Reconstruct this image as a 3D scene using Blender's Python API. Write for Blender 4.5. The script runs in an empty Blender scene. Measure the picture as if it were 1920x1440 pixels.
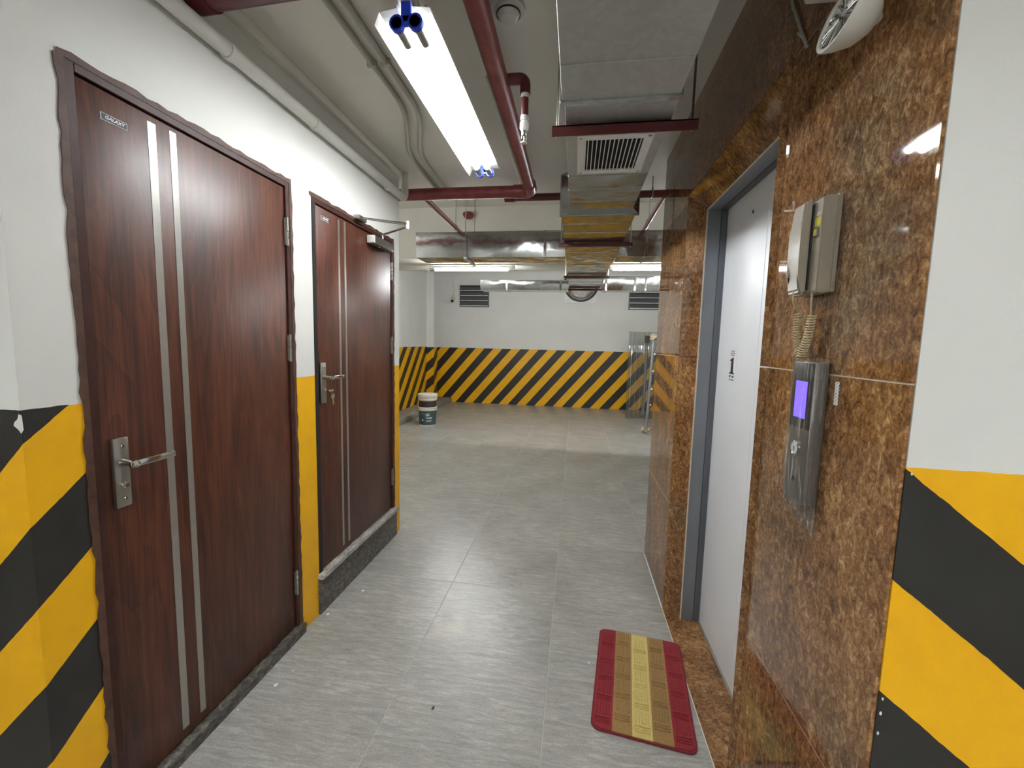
import bpy, bmesh, math, random
from mathutils import Vector, Matrix
random.seed(7)
SC = bpy.context.scene
COL = SC.collection
PI = math.pi

# ------------------------------------------------------------------ camera
FPX = 781.086; YAW = 0.147906; PITCH = -0.098647; ROLL = 0.023944; CAMH = 1.42
_f = Vector((-math.sin(YAW)*math.cos(PITCH), math.cos(YAW)*math.cos(PITCH), math.sin(PITCH)))
_r = Vector((math.cos(YAW), math.sin(YAW), 0)); _u = _r.cross(_f)
R_ = _r*math.cos(ROLL) + _u*math.sin(ROLL)
U_ = _u*math.cos(ROLL) - _r*math.sin(ROLL)
CP = Vector((0, 0, CAMH))
cd = bpy.data.cameras.new('camera'); cam = bpy.data.objects.new('camera', cd); COL.objects.link(cam)
cam.matrix_world = Matrix(((R_.x, U_.x, -_f.x, CP.x), (R_.y, U_.y, -_f.y, CP.y), (R_.z, U_.z, -_f.z, CP.z), (0, 0, 0, 1)))
cd.sensor_width = 36; cd.sensor_fit = 'HORIZONTAL'; cd.lens = FPX/1920*36; cd.clip_start = 0.02
SC.camera = cam

# ------------------------------------------------------------------ world, exposure
w = bpy.data.worlds.new('world'); SC.world = w; w.use_nodes = True
w.node_tree.nodes['Background'].inputs[0].default_value = (0.9, 0.92, 1, 1)
w.node_tree.nodes['Background'].inputs[1].default_value = 0.02
SC.view_settings.view_transform = 'Standard'; SC.view_settings.look = 'None'
SC.view_settings.gamma = 1; SC.view_settings.use_curve_mapping = False
SC.view_settings.exposure = 1.12
TUBE_POWER = 31.0        # radiance of the corridor tubes
GARAGE_POWER = 140.0      # radiance of the bare garage tubes
LOBBY_FILL_POWER = 40.0  # unseen lobby tubes added to light the facing walls
REAR_FILL_POWER = 34.0        # unseen fill tubes added on the low ceiling either side of the corridor

# pixel -> world (direction only; the depth comes from the plane the thing touches)
def ray(x, y): return R_*((x-960)/FPX) - U_*((y-720)/FPX) + _f
def onz(x, y, z): d = ray(x, y); return CP + d*((z-CAMH)/d.z)
def onx(x, y, X): d = ray(x, y); return CP + d*(X/d.x)
def ony(x, y, Y): d = ray(x, y); return CP + d*(Y/d.y)

XL, XR, YLF, YRF = -1.256, 0.523, 0.768, 0.735
YW2, YM = 2.862, 2.84           # ends of the left wall and of the marble wall
CEIL, CEIL2, YC = 2.58, 3.15, 3.40
YB, XRL, XRR = 9.42, -3.2, 3.4

# ------------------------------------------------------------------ material helpers
def new_mat(name):
    m = bpy.data.materials.new(name); m.use_nodes = True
    nt = m.node_tree; return m, nt, nt.nodes['Principled BSDF']
def N(nt, t, **k):
    n = nt.nodes.new(t)
    for a, b in k.items(): setattr(n, a, b)
    return n
def srgb(r, g, b):
    f = lambda c: (c/255/12.92 if c/255 <= .04045 else ((c/255+.055)/1.055)**2.4)
    return (f(r), f(g), f(b), 1)
def ramp(nt, stops, interp='LINEAR'):
    n = N(nt, 'ShaderNodeValToRGB'); r = n.color_ramp; r.interpolation = interp
    while len(r.elements) < len(stops): r.elements.new(.5)
    for e, (p, c) in zip(r.elements, stops): e.position = p; e.color = c
    return n
def math_(nt, op, a, b=None, clamp=False):
    n = N(nt, 'ShaderNodeMath', operation=op, use_clamp=clamp)
    for i, v in enumerate((a, b)):
        if v is None: continue
        if isinstance(v, (int, float)): n.inputs[i].default_value = v
        else: nt.links.new(v, n.inputs[i])
    return n.outputs[0]
def mix(nt, fac, a, b, blend='MIX'):
    n = N(nt, 'ShaderNodeMix', data_type='RGBA', blend_type=blend)
    for s, v in ((n.inputs[0], fac), (n.inputs[6], a), (n.inputs[7], b)):
        if isinstance(v, (int, float)): s.default_value = v
        elif isinstance(v, tuple): s.default_value = v
        else: nt.links.new(v, s)
    return n.outputs[2]
def mapping(nt, scale=(1, 1, 1), rot=(0, 0, 0), vec=None, coord='Object'):
    if vec is None:
        tc = N(nt, 'ShaderNodeTexCoord'); vec = tc.outputs[coord]
    mp = N(nt, 'ShaderNodeMapping'); mp.inputs['Scale'].default_value = scale; mp.inputs['Rotation'].default_value = rot
    nt.links.new(vec, mp.inputs[0]); return mp.outputs[0]
def noise(nt, vec, scale, detail=4, rough=.55, dist=0):
    n = N(nt, 'ShaderNodeTexNoise'); n.inputs['Scale'].default_value = scale; n.inputs['Detail'].default_value = detail
    n.inputs['Roughness'].default_value = rough; n.inputs['Distortion'].default_value = dist
    nt.links.new(vec, n.inputs['Vector']); return n.outputs[0]
def bump(nt, bsdf, h, strength, dist=.002):
    b = N(nt, 'ShaderNodeBump'); b.inputs['Strength'].default_value = strength; b.inputs['Distance'].default_value = dist
    nt.links.new(h, b.inputs['Height']); nt.links.new(b.outputs[0], bsdf.inputs['Normal'])
def plain(name, col, rough=.5, metal=0, nscale=0, namt=.1, bmp=0, coat=0, spec=.5):
    m, nt, b = new_mat(name); b.inputs['Roughness'].default_value = rough; b.inputs['Metallic'].default_value = metal
    b.inputs['Coat Weight'].default_value = coat; b.inputs['Specular IOR Level'].default_value = spec
    c = srgb(*col)
    v = mapping(nt); n = noise(nt, v, nscale or 30)
    d = tuple(x*(1-namt) for x in c[:3])+(1,); l = tuple(min(1, x*(1+namt)) for x in c[:3])+(1,)
    r = ramp(nt, [(.3, d), (.7, l)]); nt.links.new(n, r.inputs[0]); nt.links.new(r.outputs[0], b.inputs['Base Color'])
    if bmp: bump(nt, b, n, bmp)
    return m
def emis(name, col, s):
    m, nt, b = new_mat(name); b.inputs['Base Color'].default_value = col
    b.inputs['Emission Color'].default_value = col; b.inputs['Emission Strength'].default_value = s; return m

WHITE = srgb(222, 222, 217); YEL = srgb(236, 178, 4); BLK = srgb(44, 43, 40)
def wall_paint(name, top=None, yellow_all=False, axis=None, bounds=None, period=None, phase=0, duty=.5, ymax=None, white=WHITE):
    """white plaster; below `top` a painted band, yellow with black diagonals along t = axis . position"""
    m, nt, b = new_mat(name)
    tc = N(nt, 'ShaderNodeTexCoord'); vec = tc.outputs['Object']
    sep = N(nt, 'ShaderNodeSeparateXYZ'); nt.links.new(vec, sep.inputs[0])
    n1 = noise(nt, vec, 2.2, 5); n2 = noise(nt, vec, 160, 3)
    wr = ramp(nt, [(.3, tuple(c*.93 for c in white[:3])+(1,)), (.7, white)]); nt.links.new(n1, wr.inputs[0])
    col = wr.outputs[0]
    if top:
        wob = math_(nt, 'MULTIPLY', math_(nt, 'SUBTRACT', noise(nt, vec, 25, 2), .5), .006)
        if axis:
            dt = N(nt, 'ShaderNodeVectorMath', operation='DOT_PRODUCT'); nt.links.new(vec, dt.inputs[0]); dt.inputs[1].default_value = axis
            t = math_(nt, 'ADD', math_(nt, 'ADD', dt.outputs['Value'], phase), wob)
            fr = math_(nt, 'FRACT', math_(nt, 'DIVIDE', t, period))
            k = math_(nt, 'LESS_THAN', fr, duty)
            if ymax is not None: k = math_(nt, 'MULTIPLY', k, math_(nt, 'LESS_THAN', sep.outputs[1], ymax))
            dirt = noise(nt, vec, 9, 5)
            yr = ramp(nt, [(.3, srgb(228, 168, 4)), (.7, YEL)]); nt.links.new(dirt, yr.inputs[0])
            kr = ramp(nt, [(.3, srgb(36, 35, 33)), (.7, BLK)]); nt.links.new(dirt, kr.inputs[0])
            pc = mix(nt, k, yr.outputs[0], kr.outputs[0])
        else: pc = YEL
        below = math_(nt, 'LESS_THAN', math_(nt, 'ADD', sep.outputs[2], wob), top)
        col = mix(nt, below, col, pc)
        rg = math_(nt, 'SUBTRACT', .62, math_(nt, 'MULTIPLY', below, .22)); nt.links.new(rg, b.inputs['Roughness'])
    else: b.inputs['Roughness'].default_value = .65
    nt.links.new(col, b.inputs['Base Color'])
    bump(nt, b, math_(nt, 'ADD', n2, math_(nt, 'MULTIPLY', n1, .6)), .12, .003)
    return m

def mk_wood():
    m, nt, b = new_mat('mahogany_veneer')
    v = mapping(nt, (14, 14, 1.0)); v2 = mapping(nt, (1.6, 1.6, .35))
    big = noise(nt, v2, 2.4, 3, .5, 1.2)
    arch = noise(nt, mapping(nt, (9, 9, .8)), 2.0, 4, .55, 2.2); rings = math_(nt, 'FRACT', math_(nt, 'MULTIPLY', big, 9))
    fine = noise(nt, mapping(nt, (120, 120, 2.2)), 2, 4, .6)
    s = math_(nt, 'ADD', math_(nt, 'ADD', math_(nt, 'MULTIPLY', arch, .38), math_(nt, 'MULTIPLY', rings, .07)), math_(nt, 'ADD', math_(nt, 'MULTIPLY', fine, .38), math_(nt, 'MULTIPLY', big, .2)))
    r = ramp(nt, [(.34, srgb(40, 18, 11)), (.46, srgb(66, 32, 19)), (.55, srgb(85, 43, 25)), (.68, srgb(108, 61, 38))]); nt.links.new(s, r.inputs[0])
    nt.links.new(r.outputs[0], b.inputs['Base Color']); b.inputs['Roughness'].default_value = .40
    b.inputs['Coat Weight'].default_value = .06; b.inputs['Coat Roughness'].default_value = .25
    bump(nt, b, fine, .08, .001)
    return m
def mk_granite(name='brown_granite'):
    m, nt, b = new_mat(name)
    tc = N(nt, 'ShaderNodeTexCoord'); oi = N(nt, 'ShaderNodeObjectInfo')
    off = N(nt, 'ShaderNodeVectorMath', operation='SCALE'); off.inputs['Scale'].default_value = 7
    cmb = N(nt, 'ShaderNodeCombineXYZ')
    for i in range(3): nt.links.new(oi.outputs['Random'], cmb.inputs[i])
    nt.links.new(cmb.outputs[0], off.inputs[0])
    ad = N(nt, 'ShaderNodeVectorMath', operation='ADD'); nt.links.new(tc.outputs['Object'], ad.inputs[0]); nt.links.new(off.outputs[0], ad.inputs[1])
    v = ad.outputs[0]
    flow = noise(nt, mapping(nt, (1, 1, .55), (.5, 0, 0), v), 4.5, 6, .62, .8)
    grain = noise(nt, mapping(nt, (1, 1.3, .8), (.7, 0, 0), v), 52, 6, .75, .9)
    fine = noise(nt, v, 190, 3, .7)
    s = math_(nt, 'ADD', math_(nt, 'MULTIPLY', grain, .62), math_(nt, 'ADD', math_(nt, 'MULTIPLY', flow, .3), math_(nt, 'MULTIPLY', fine, .2)))
    r = ramp(nt, [(.36, srgb(34, 23, 14)), (.46, srgb(82, 56, 35)), (.53, srgb(120, 84, 53)), (.60, srgb(150, 110, 72)), (.68, srgb(190, 152, 106)), (.78, srgb(226, 206, 174))])
    nt.links.new(s, r.inputs[0])
    blot = ramp(nt, [(.52, (0, 0, 0, 1)), (.68, (1, 1, 1, 1))]); nt.links.new(noise(nt, mapping(nt, (1, 1, .6), (.3, 0, 0), v), 3.1, 5, .6, .6), blot.inputs[0])
    grey = ramp(nt, [(.38, srgb(30, 26, 20)), (.55, srgb(84, 70, 52)), (.7, srgb(150, 136, 112))]); nt.links.new(s, grey.inputs[0])
    c = mix(nt, math_(nt, 'MULTIPLY', blot.outputs[0], .7), r.outputs[0], grey.outputs[0])
    nt.links.new(c, b.inputs['Base Color']); b.inputs['Roughness'].default_value = .035; b.inputs['IOR'].default_value = 1.40
    return m
def mk_speckle():
    m, nt, b = new_mat('grey_speckled_granite'); v = mapping(nt)
    n = noise(nt, v, 170, 4, .8); g = noise(nt, mapping(nt, (1, 1, 2.2)), 14, 5, .6)
    s = math_(nt, 'ADD', math_(nt, 'MULTIPLY', n, .7), math_(nt, 'MULTIPLY', g, .3))
    r = ramp(nt, [(.36, srgb(64, 62, 58)), (.48, srgb(150, 147, 140)), (.6, srgb(206, 203, 196))]); nt.links.new(s, r.inputs[0])
    nt.links.new(r.outputs[0], b.inputs['Base Color']); b.inputs['Roughness'].default_value = .35; return m
def mk_riser():
    m, nt, b = new_mat('dark_grey_stone'); v = mapping(nt, (1, 1, 1.6))
    s = noise(nt, v, 34, 6, .75, .8)
    r = ramp(nt, [(.36, srgb(44, 42, 38)), (.5, srgb(84, 80, 74)), (.66, srgb(132, 126, 116))]); nt.links.new(s, r.inputs[0])
    nt.links.new(r.outputs[0], b.inputs['Base Color']); b.inputs['Roughness'].default_value = .45; return m
def mk_tile():
    m, nt, b = new_mat('grey_slate_tile')
    g = N(nt, 'ShaderNodeNewGeometry'); oi = N(nt, 'ShaderNodeObjectInfo')
    cmb = N(nt, 'ShaderNodeCombineXYZ'); nt.links.new(math_(nt, 'MULTIPLY', oi.outputs['Random'], 19), cmb.inputs[0]); nt.links.new(math_(nt, 'MULTIPLY', oi.outputs['Random'], 31), cmb.inputs[1])
    ad = N(nt, 'ShaderNodeVectorMath', operation='ADD'); nt.links.new(g.outputs['Position'], ad.inputs[0]); nt.links.new(cmb.outputs[0], ad.inputs[1])
    v = ad.outputs[0]
    st = noise(nt, mapping(nt, (2.6, 20, 1), (0, 0, -.20), v), 3.0, 6, .66, .9)
    st2 = noise(nt, mapping(nt, (12, 60, 1), (0, 0, -.16), v), 3.0, 5, .7, .8)
    grit = noise(nt, v, 150, 3, .7)
    cl = noise(nt, v, 2.6, 4, .5)
    s = math_(nt, 'ADD', math_(nt, 'ADD', math_(nt, 'MULTIPLY', st, .40), math_(nt, 'MULTIPLY', grit, .22)), math_(nt, 'ADD', math_(nt, 'MULTIPLY', st2, .20), math_(nt, 'MULTIPLY', cl, .18)))
    r = ramp(nt, [(.30, srgb(106, 105, 101)), (.43, srgb(144, 143, 138)), (.52, srgb(162, 160, 155)), (.68, srgb(204, 201, 194))]); nt.links.new(s, r.inputs[0])
    # dusty scuffs further into the garage
    scu = ramp(nt, [(.60, (0, 0, 0, 1)), (.72, (1, 1, 1, 1))]); nt.links.new(noise(nt, mapping(nt, (1, 2.2, 1), vec=g.outputs['Position']), 2.3, 6, .62, 1.2), scu.inputs[0])
    c = mix(nt, math_(nt, 'MULTIPLY', scu.outputs[0], .40), r.outputs[0], srgb(200, 187, 166))
    nt.links.new(c, b.inputs['Base Color'])
    rr = math_(nt, 'ADD', .17, math_(nt, 'MULTIPLY', st2, .16)); nt.links.new(rr, b.inputs['Roughness'])
    bump(nt, b, math_(nt, 'ADD', st, math_(nt, 'MULTIPLY', st2, .5)), .22, .004)
    return m
def mk_galv(name, rough=.07, base=(176, 178, 176), wav=.35):
    m, nt, b = new_mat(name); v = mapping(nt)
    sp = N(nt, 'ShaderNodeTexVoronoi'); sp.inputs['Scale'].default_value = 55; nt.links.new(v, sp.inputs['Vector'])
    c = srgb(*base); r = ramp(nt, [(0, tuple(x*.86 for x in c[:3])+(1,)), (1, c)])
    nt.links.new(sp.outputs['Color'], r.inputs[0]); nt.links.new(r.outputs[0], b.inputs['Base Color'])
    b.inputs['Metallic'].default_value = .95
    rr = math_(nt, 'ADD', rough, math_(nt, 'MULTIPLY', noise(nt, v, 6, 4), .12)); nt.links.new(rr, b.inputs['Roughness'])
    bump(nt, b, noise(nt, v, 5.5, 2, .4), wav, .02)
    return m
def mk_redpipe():
    m, nt, b = new_mat('red_pipe_paint'); v = mapping(nt)
    n = noise(nt, v, 14, 6, .65); r = ramp(nt, [(.3, srgb(106, 40, 40)), (.6, srgb(136, 62, 60)), (.8, srgb(150, 78, 74))]); nt.links.new(n, r.inputs[0])  # red lightened towards pinkish grey to take in haze over the pipe
    ch = ramp(nt, [(.735, (0, 0, 0, 1)), (.76, (1, 1, 1, 1))]); nt.links.new(noise(nt, v, 11, 3, .5, .4), ch.inputs[0])
    nt.links.new(mix(nt, ch.outputs[0], r.outputs[0], srgb(190, 175, 165)), b.inputs['Base Color'])
    b.inputs['Roughness'].default_value = .42; bump(nt, b, n, .15, .003); return m
def mk_clear(name, tint, gloss, rough, diff=0.0, streak=None):
    m, nt, b = new_mat(name); out = nt.nodes['Material Output']; nt.nodes.remove(b)
    tr = N(nt, 'ShaderNodeBsdfTransparent'); tr.inputs[0].default_value = tint
    gl = N(nt, 'ShaderNodeBsdfGlossy'); gl.inputs['Roughness'].default_value = rough
    df = N(nt, 'ShaderNodeBsdfDiffuse'); df.inputs[0].default_value = (.8, .8, .78, 1)
    m1 = N(nt, 'ShaderNodeMixShader'); m2 = N(nt, 'ShaderNodeMixShader')
    m1.inputs[0].default_value = gloss; nt.links.new(tr.outputs[0], m1.inputs[1]); nt.links.new(gl.outputs[0], m1.inputs[2])
    if streak:
        r = ramp(nt, [(.54, (diff*.25,)*3+(1,)), (.70, (min(1, diff*4.0),)*3+(1,))]); nt.links.new(noise(nt, mapping(nt, streak), 3, 4, .6), r.inputs[0])
        nt.links.new(r.outputs[0], m2.inputs[0])
    else: m2.inputs[0].default_value = diff
    nt.links.new(m1.outputs[0], m2.inputs[1]); nt.links.new(df.outputs[0], m2.inputs[2]); nt.links.new(m2.outputs[0], out.inputs[0])
    return m

M = {}
M['white_wall'] = wall_paint('white_plaster')
M['ceiling'] = wall_paint('grey_white_ceiling', white=srgb(226, 223, 213))
M['left_paint'] = wall_paint('left_wall_hazard_paint', 1.238, axis=(0, -.83, 1), phase=.83*YLF-1.16, period=.407, duty=.5, ymax=1.0)
M['left_front_paint'] = wall_paint('left_return_hazard_paint', 1.238, axis=(-1, 0, 1), phase=-1.256-1.16, period=.407, duty=.5)
M['right_front_paint'] = wall_paint('right_return_hazard_paint', 1.237, axis=(.8, 0, 1), phase=-.8*.525-1.052, period=.383, duty=.485)
M['back_paint'] = wall_paint('back_wall_hazard_paint', 1.279, axis=(1, 0, -.86), phase=2.89+.86*1.28, period=.4158, duty=.5)
M['rear_left_paint'] = wall_paint('side_wall_hazard_paint', 1.295, axis=(0, 1, -.9), phase=-7.503+.9*1.3, period=.388, duty=.48)
M['pillar_paint'] = wall_paint('pillar_hazard_paint', 1.285, axis=(-.85, -.85, 1), phase=-.85*3.2+.85*8.73-1.121, period=.388, duty=.53)
M['wood'] = mk_wood(); M['granite'] = mk_granite(); M['speckle'] = mk_speckle(); M['riser'] = mk_riser(); M['tile'] = mk_tile()
M['galv'] = mk_galv('galvanised_duct'); M['galv_dull'] = mk_galv('dull_galvanised_duct', .42, (196, 198, 196), .2)
M['red'] = mk_redpipe()
M['red_dark'] = plain('dark_red_steel', (92, 30, 33), .4, namt=.15, nscale=18)
M['casing'] = plain('smeared_brown_stain', (78, 50, 38), .6, namt=.35, nscale=26, bmp=.3)
M['frame_wood'] = plain('dark_wood_frame', (62, 34, 27), .5, namt=.25, nscale=20, spec=.3)
M['dark'] = plain('dark_gap', (24, 20, 18), .7)
M['grout'] = plain('pale_grout', (205, 196, 178), .8, namt=.1)
M['kerb'] = plain('grey_kerb_render', (140, 136, 126), .6, namt=.12, nscale=5)
M['floor_grout'] = plain('floor_grout', (176, 173, 165), .85, namt=.15, nscale=9)
M['steel'] = plain('brushed_steel', (168, 166, 158), .28, .95, namt=.06, nscale=60)
M['strip'] = plain('satin_steel_strip', (176, 174, 168), .36, .85, namt=.04, nscale=40)
M['chrome'] = plain('polished_steel', (205, 205, 202), .12, 1, namt=.03)
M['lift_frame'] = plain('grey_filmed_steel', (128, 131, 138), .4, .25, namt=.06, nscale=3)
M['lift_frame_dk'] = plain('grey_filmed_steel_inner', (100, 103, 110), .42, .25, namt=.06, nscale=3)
M['lift_door'] = plain('pale_filmed_door_steel', (232, 235, 239), .36, .0, namt=.03, nscale=2.5)
M['white_metal'] = plain('white_enamel', (226, 226, 220), .35, namt=.03)
M['reflector'] = plain('white_reflector', (205, 205, 202), .45, namt=.02)
M['white_plastic'] = plain('white_pvc', (212, 211, 203), .45, namt=.05, nscale=8)
M['conduit'] = plain('painted_conduit', (176, 174, 164), .6, namt=.08, nscale=12)
M['blue'] = plain('blue_lamp_holder', (44, 76, 225), .3, namt=.1)
M['beige'] = plain('beige_grey_plastic', (156, 147, 131), .35, namt=.04, nscale=90)
M['cord'] = plain('cream_cord', (196, 180, 142), .5, namt=.05)
M['black'] = plain('black_plastic', (24, 24, 25), .3, namt=.1)
M['panel_grey'] = plain('satin_panel_steel', (124, 121, 114), .4, .6, namt=.06)
M['yellow_label'] = plain('yellow_label', (206, 196, 40), .5, namt=.08)
M['ink'] = plain('dark_ink', (48, 46, 50), .6)
M['ink_light'] = plain('grey_ink', (130, 130, 132), .6)
M['paper'] = plain('white_sticker', (226, 228, 230), .5, namt=.02)
M['louver'] = plain('grey_louvre_metal', (96, 99, 100), .45, .3, namt=.08)
M['void'] = plain('dark_void', (14, 14, 14), .9)
M['bucket_w'] = plain('white_pail_plastic', (216, 212, 198), .4, namt=.05, nscale=8)
M['bucket_g'] = plain('grey_green_label', (62, 84, 86), .45, namt=.3, nscale=9)
M['bucket_d'] = plain('dark_label', (56, 46, 50), .45, namt=.25, nscale=12)
M['steel_pole'] = plain('scuffed_steel_pole', (150, 152, 154), .35, .6, namt=.2, nscale=25)
M['rope'] = plain('frayed_rope', (190, 176, 148), .9, namt=.2, nscale=90)
M['mirror'] = plain('convex_mirror_face', (228, 228, 226), .02, 1, namt=.01)
M['mat_red'] = plain('dark_red_loop_pile', (136, 38, 46), .95, namt=.22, nscale=230, bmp=.9)
M['mat_tan'] = plain('tan_loop_pile', (150, 118, 72), .95, namt=.22, nscale=230, bmp=.9)
M['mat_cream'] = plain('cream_loop_pile', (202, 182, 112), .95, namt=.2, nscale=230, bmp=.9)
M['mat_trim'] = plain('red_mat_binding', (116, 32, 38), .9, namt=.2, nscale=150, bmp=.6)
M['tube'] = emis('fluorescent_tube', (.965, .99, 1, 1), TUBE_POWER)
M['tube_bare'] = emis('bare_fluorescent_tube', (.965, .99, 1, 1), GARAGE_POWER)
M['tube_rear_fill'] = emis('rear_fill_tube', (.965, .99, 1, 1), REAR_FILL_POWER)
M['tube_lobby_fill'] = emis('lobby_fill_tube', (.965, .99, 1, 1), LOBBY_FILL_POWER)
M['screen'] = emis('blue_lcd_screen', srgb(96, 74, 250), 1.05)
M['sheet'] = mk_clear('clear_corrugated_plastic', (.84, .85, .84, 1), .16, .06, .03)
M['wrap'] = mk_clear('clear_plastic_bag', (.95, .95, .95, 1), .06, .10, .13, (60, 60, 2.0))
M['brass_key'] = plain('nickel_key', (178, 166, 146), .3, .8, namt=.05)
M['lens'] = mk_galv('lamp_reflector', .08, (220, 220, 220), .1)

# ------------------------------------------------------------------ mesh helpers
LOC = {}
def BM(): return bmesh.new()
def box(bm, lo, hi, bev=0, seg=2):
    t = bmesh.new(); bmesh.ops.create_cube(t, size=1)
    c = [(a+b)/2 for a, b in zip(lo, hi)]; s = [abs(b-a) for a, b in zip(lo, hi)]
    for v in t.verts: v.co = Vector((v.co.x*s[0]+c[0], v.co.y*s[1]+c[1], v.co.z*s[2]+c[2]))
    if bev: bmesh.ops.bevel(t, geom=t.edges[:], offset=min(bev, min(s)*.45), segments=seg, profile=.5, affect='EDGES')
    me = bpy.data.meshes.new('t'); t.to_mesh(me); t.free(); bm.from_mesh(me); bpy.data.meshes.remove(me)
def hexa(bm, pts):   # 8 points: bottom quad, top quad
    v = [bm.verts.new(p) for p in pts]
    for f in ((3, 2, 1, 0), (4, 5, 6, 7), (0, 1, 5, 4), (1, 2, 6, 5), (2, 3, 7, 6), (3, 0, 4, 7)): bm.faces.new([v[i] for i in f])
def slab(bm, q, n, th):   # quad q extruded by -n*th
    n = Vector(n).normalized(); q = [Vector(p) for p in q]
    hexa(bm, [p-n*th for p in q]+q)
def frames(pts):
    pts = [Vector(p) for p in pts]; T = []
    for i in range(len(pts)):
        a = pts[max(i-1, 0)]; b = pts[min(i+1, len(pts)-1)]; T.append((b-a).normalized())
    up = Vector((0, 0, 1)) if abs(T[0].z) < .9 else Vector((1, 0, 0))
    out = []; n = (up-T[0]*up.dot(T[0])).normalized()
    for i, t in enumerate(T):
        n = (n-t*n.dot(t)).normalized(); out.append((pts[i], n, t.cross(n)))
    return out
def tube(bm, pts, r, seg=12, caps=True):
    rr = r if isinstance(r, (list, tuple)) else [r]*len(pts)
    rings = []
    for (p, n, b), q in zip(frames(pts), rr):
        rings.append([bm.verts.new(p+n*math.cos(2*PI*k/seg)*q+b*math.sin(2*PI*k/seg)*q) for k in range(seg)])
    for A, B in zip(rings, rings[1:]):
        for k in range(seg): bm.faces.new((A[k], A[(k+1) % seg], B[(k+1) % seg], B[k]))
    if caps: bm.faces.new(rings[0][::-1]); bm.faces.new(rings[-1])
def bend(pts, rad, n=6):   # round the corners of a polyline
    pts = [Vector(p) for p in pts]; out = [pts[0]]
    for i in range(1, len(pts)-1):
        a = (pts[i-1]-pts[i]); b = (pts[i+1]-pts[i]); r = min(rad, a.length*.49, b.length*.49)
        p0 = pts[i]+a.normalized()*r; p1 = pts[i]+b.normalized()*r
        for k in range(n+1):
            t = k/n; out.append(p0*(1-t)**2+pts[i]*2*t*(1-t)+p1*t*t)
    out.append(pts[-1]); return out
def lathe(bm, prof, seg=24, base=(0, 0, 0), axis=(0, 0, 1)):
    q = Vector((0, 0, 1)).rotation_difference(Vector(axis).normalized()); base = Vector(base); rings = []
    for r, h in prof:
        if r < 1e-6: rings.append([bm.verts.new(base+q @ Vector((0, 0, h)))])
        else: rings.append([bm.verts.new(base+q @ Vector((r*math.cos(2*PI*k/seg), r*math.sin(2*PI*k/seg), h))) for k in range(seg)])
    for A, B in zip(rings, rings[1:]):
        for k in range(seg):
            k2 = (k+1) % seg
            if len(A) == 1 and len(B) == 1: continue
            if len(A) == 1: bm.faces.new((A[0], B[k2], B[k]))
            elif len(B) == 1: bm.faces.new((A[k], A[k2], B[0]))
            else: bm.faces.new((A[k], A[k2], B[k2], B[k]))
def prism(bm, poly, d0, d1, axis):   # 2-D polygon extruded along an axis ('x': (y,z), 'y': (x,z), 'z': (x,y))
    def P(p, d): return {'x': (d, p[0], p[1]), 'y': (p[0], d, p[1]), 'z': (p[0], p[1], d)}[axis]
    A = [bm.verts.new(P(p, d0)) for p in poly]; B = [bm.verts.new(P(p, d1)) for p in poly]; n = len(poly)
    bm.faces.new(A); bm.faces.new(B[::-1])
    for i in range(n): bm.faces.new((A[i], B[i], B[(i+1) % n], A[(i+1) % n]))
def finish(name, bm, mat, loc, smooth=True):
    bmesh.ops.recalc_face_normals(bm, faces=bm.faces[:])
    for v in bm.verts: v.co -= loc
    me = bpy.data.meshes.new(name); bm.to_mesh(me); bm.free()
    me.materials.append(M[mat])
    if smooth:
        for p in me.polygons: p.use_smooth = True
        me.set_sharp_from_angle(angle=.6)
    o = bpy.data.objects.new(name, me); COL.objects.link(o); return o
def part(name, bm, mat, parent, label=None):
    L = LOC[parent.name]; o = finish(name, bm, mat, L); o.parent = parent; LOC[o.name] = L
    if label: o['label'] = label
    return o
def tag(o, label, cat, group=None):
    o['label'] = label; o['category'] = cat
    if group: o['group'] = group
    return o
def thing(name, loc, label, cat, group=None):
    o = bpy.data.objects.new(name, None); COL.objects.link(o); o.location = loc; o.empty_display_size = .05; LOC[o.name] = Vector(loc)
    return tag(o, label, cat, group)
def solid(name, bm, mat, label, cat, group=None):
    xs = [v.co for v in bm.verts]
    L = Vector(((min(v.x for v in xs)+max(v.x for v in xs))/2, (min(v.y for v in xs)+max(v.y for v in xs))/2, min(v.z for v in xs)))
    o = finish(name, bm, mat, L); o.location = L; LOC[o.name] = L
    return tag(o, label, cat, group)
def struct(name, bm, mat, label=None, cat=None):
    if bm is None:
        o = bpy.data.objects.new(name, None); COL.objects.link(o)
    else: o = finish(name, bm, mat, Vector((0, 0, 0)))
    LOC[o.name] = Vector((0, 0, 0)); o['kind'] = 'structure'
    if label: o['label'] = label
    if cat: o['category'] = cat
    return o
def text_bm(s, size, origin, right, up, normal, ext=.0004, shear=0, space=1.0, bold=0):
    c = bpy.data.curves.new('t', 'FONT'); c.body = s; c.size = size; c.extrude = ext; c.align_x = 'CENTER'; c.align_y = 'CENTER'
    c.shear = shear; c.space_character = space; c.offset = bold; c.resolution_u = 3
    o = bpy.data.objects.new('t', c); COL.objects.link(o); bpy.context.view_layer.update()
    me = bpy.data.meshes.new_from_object(o.evaluated_get(bpy.context.evaluated_depsgraph_get()))
    bm = BM(); bm.from_mesh(me); bpy.data.objects.remove(o); bpy.data.meshes.remove(me); bpy.data.curves.remove(c)
    r, u, n, p = Vector(right), Vector(up), Vector(normal), Vector(origin)
    for v in bm.verts: v.co = p+r*v.co.x+u*v.co.y+n*v.co.z
    return bm
def one(fn, *a, **k):
    bm = BM(); fn(bm, *a, **k); return bm

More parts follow.
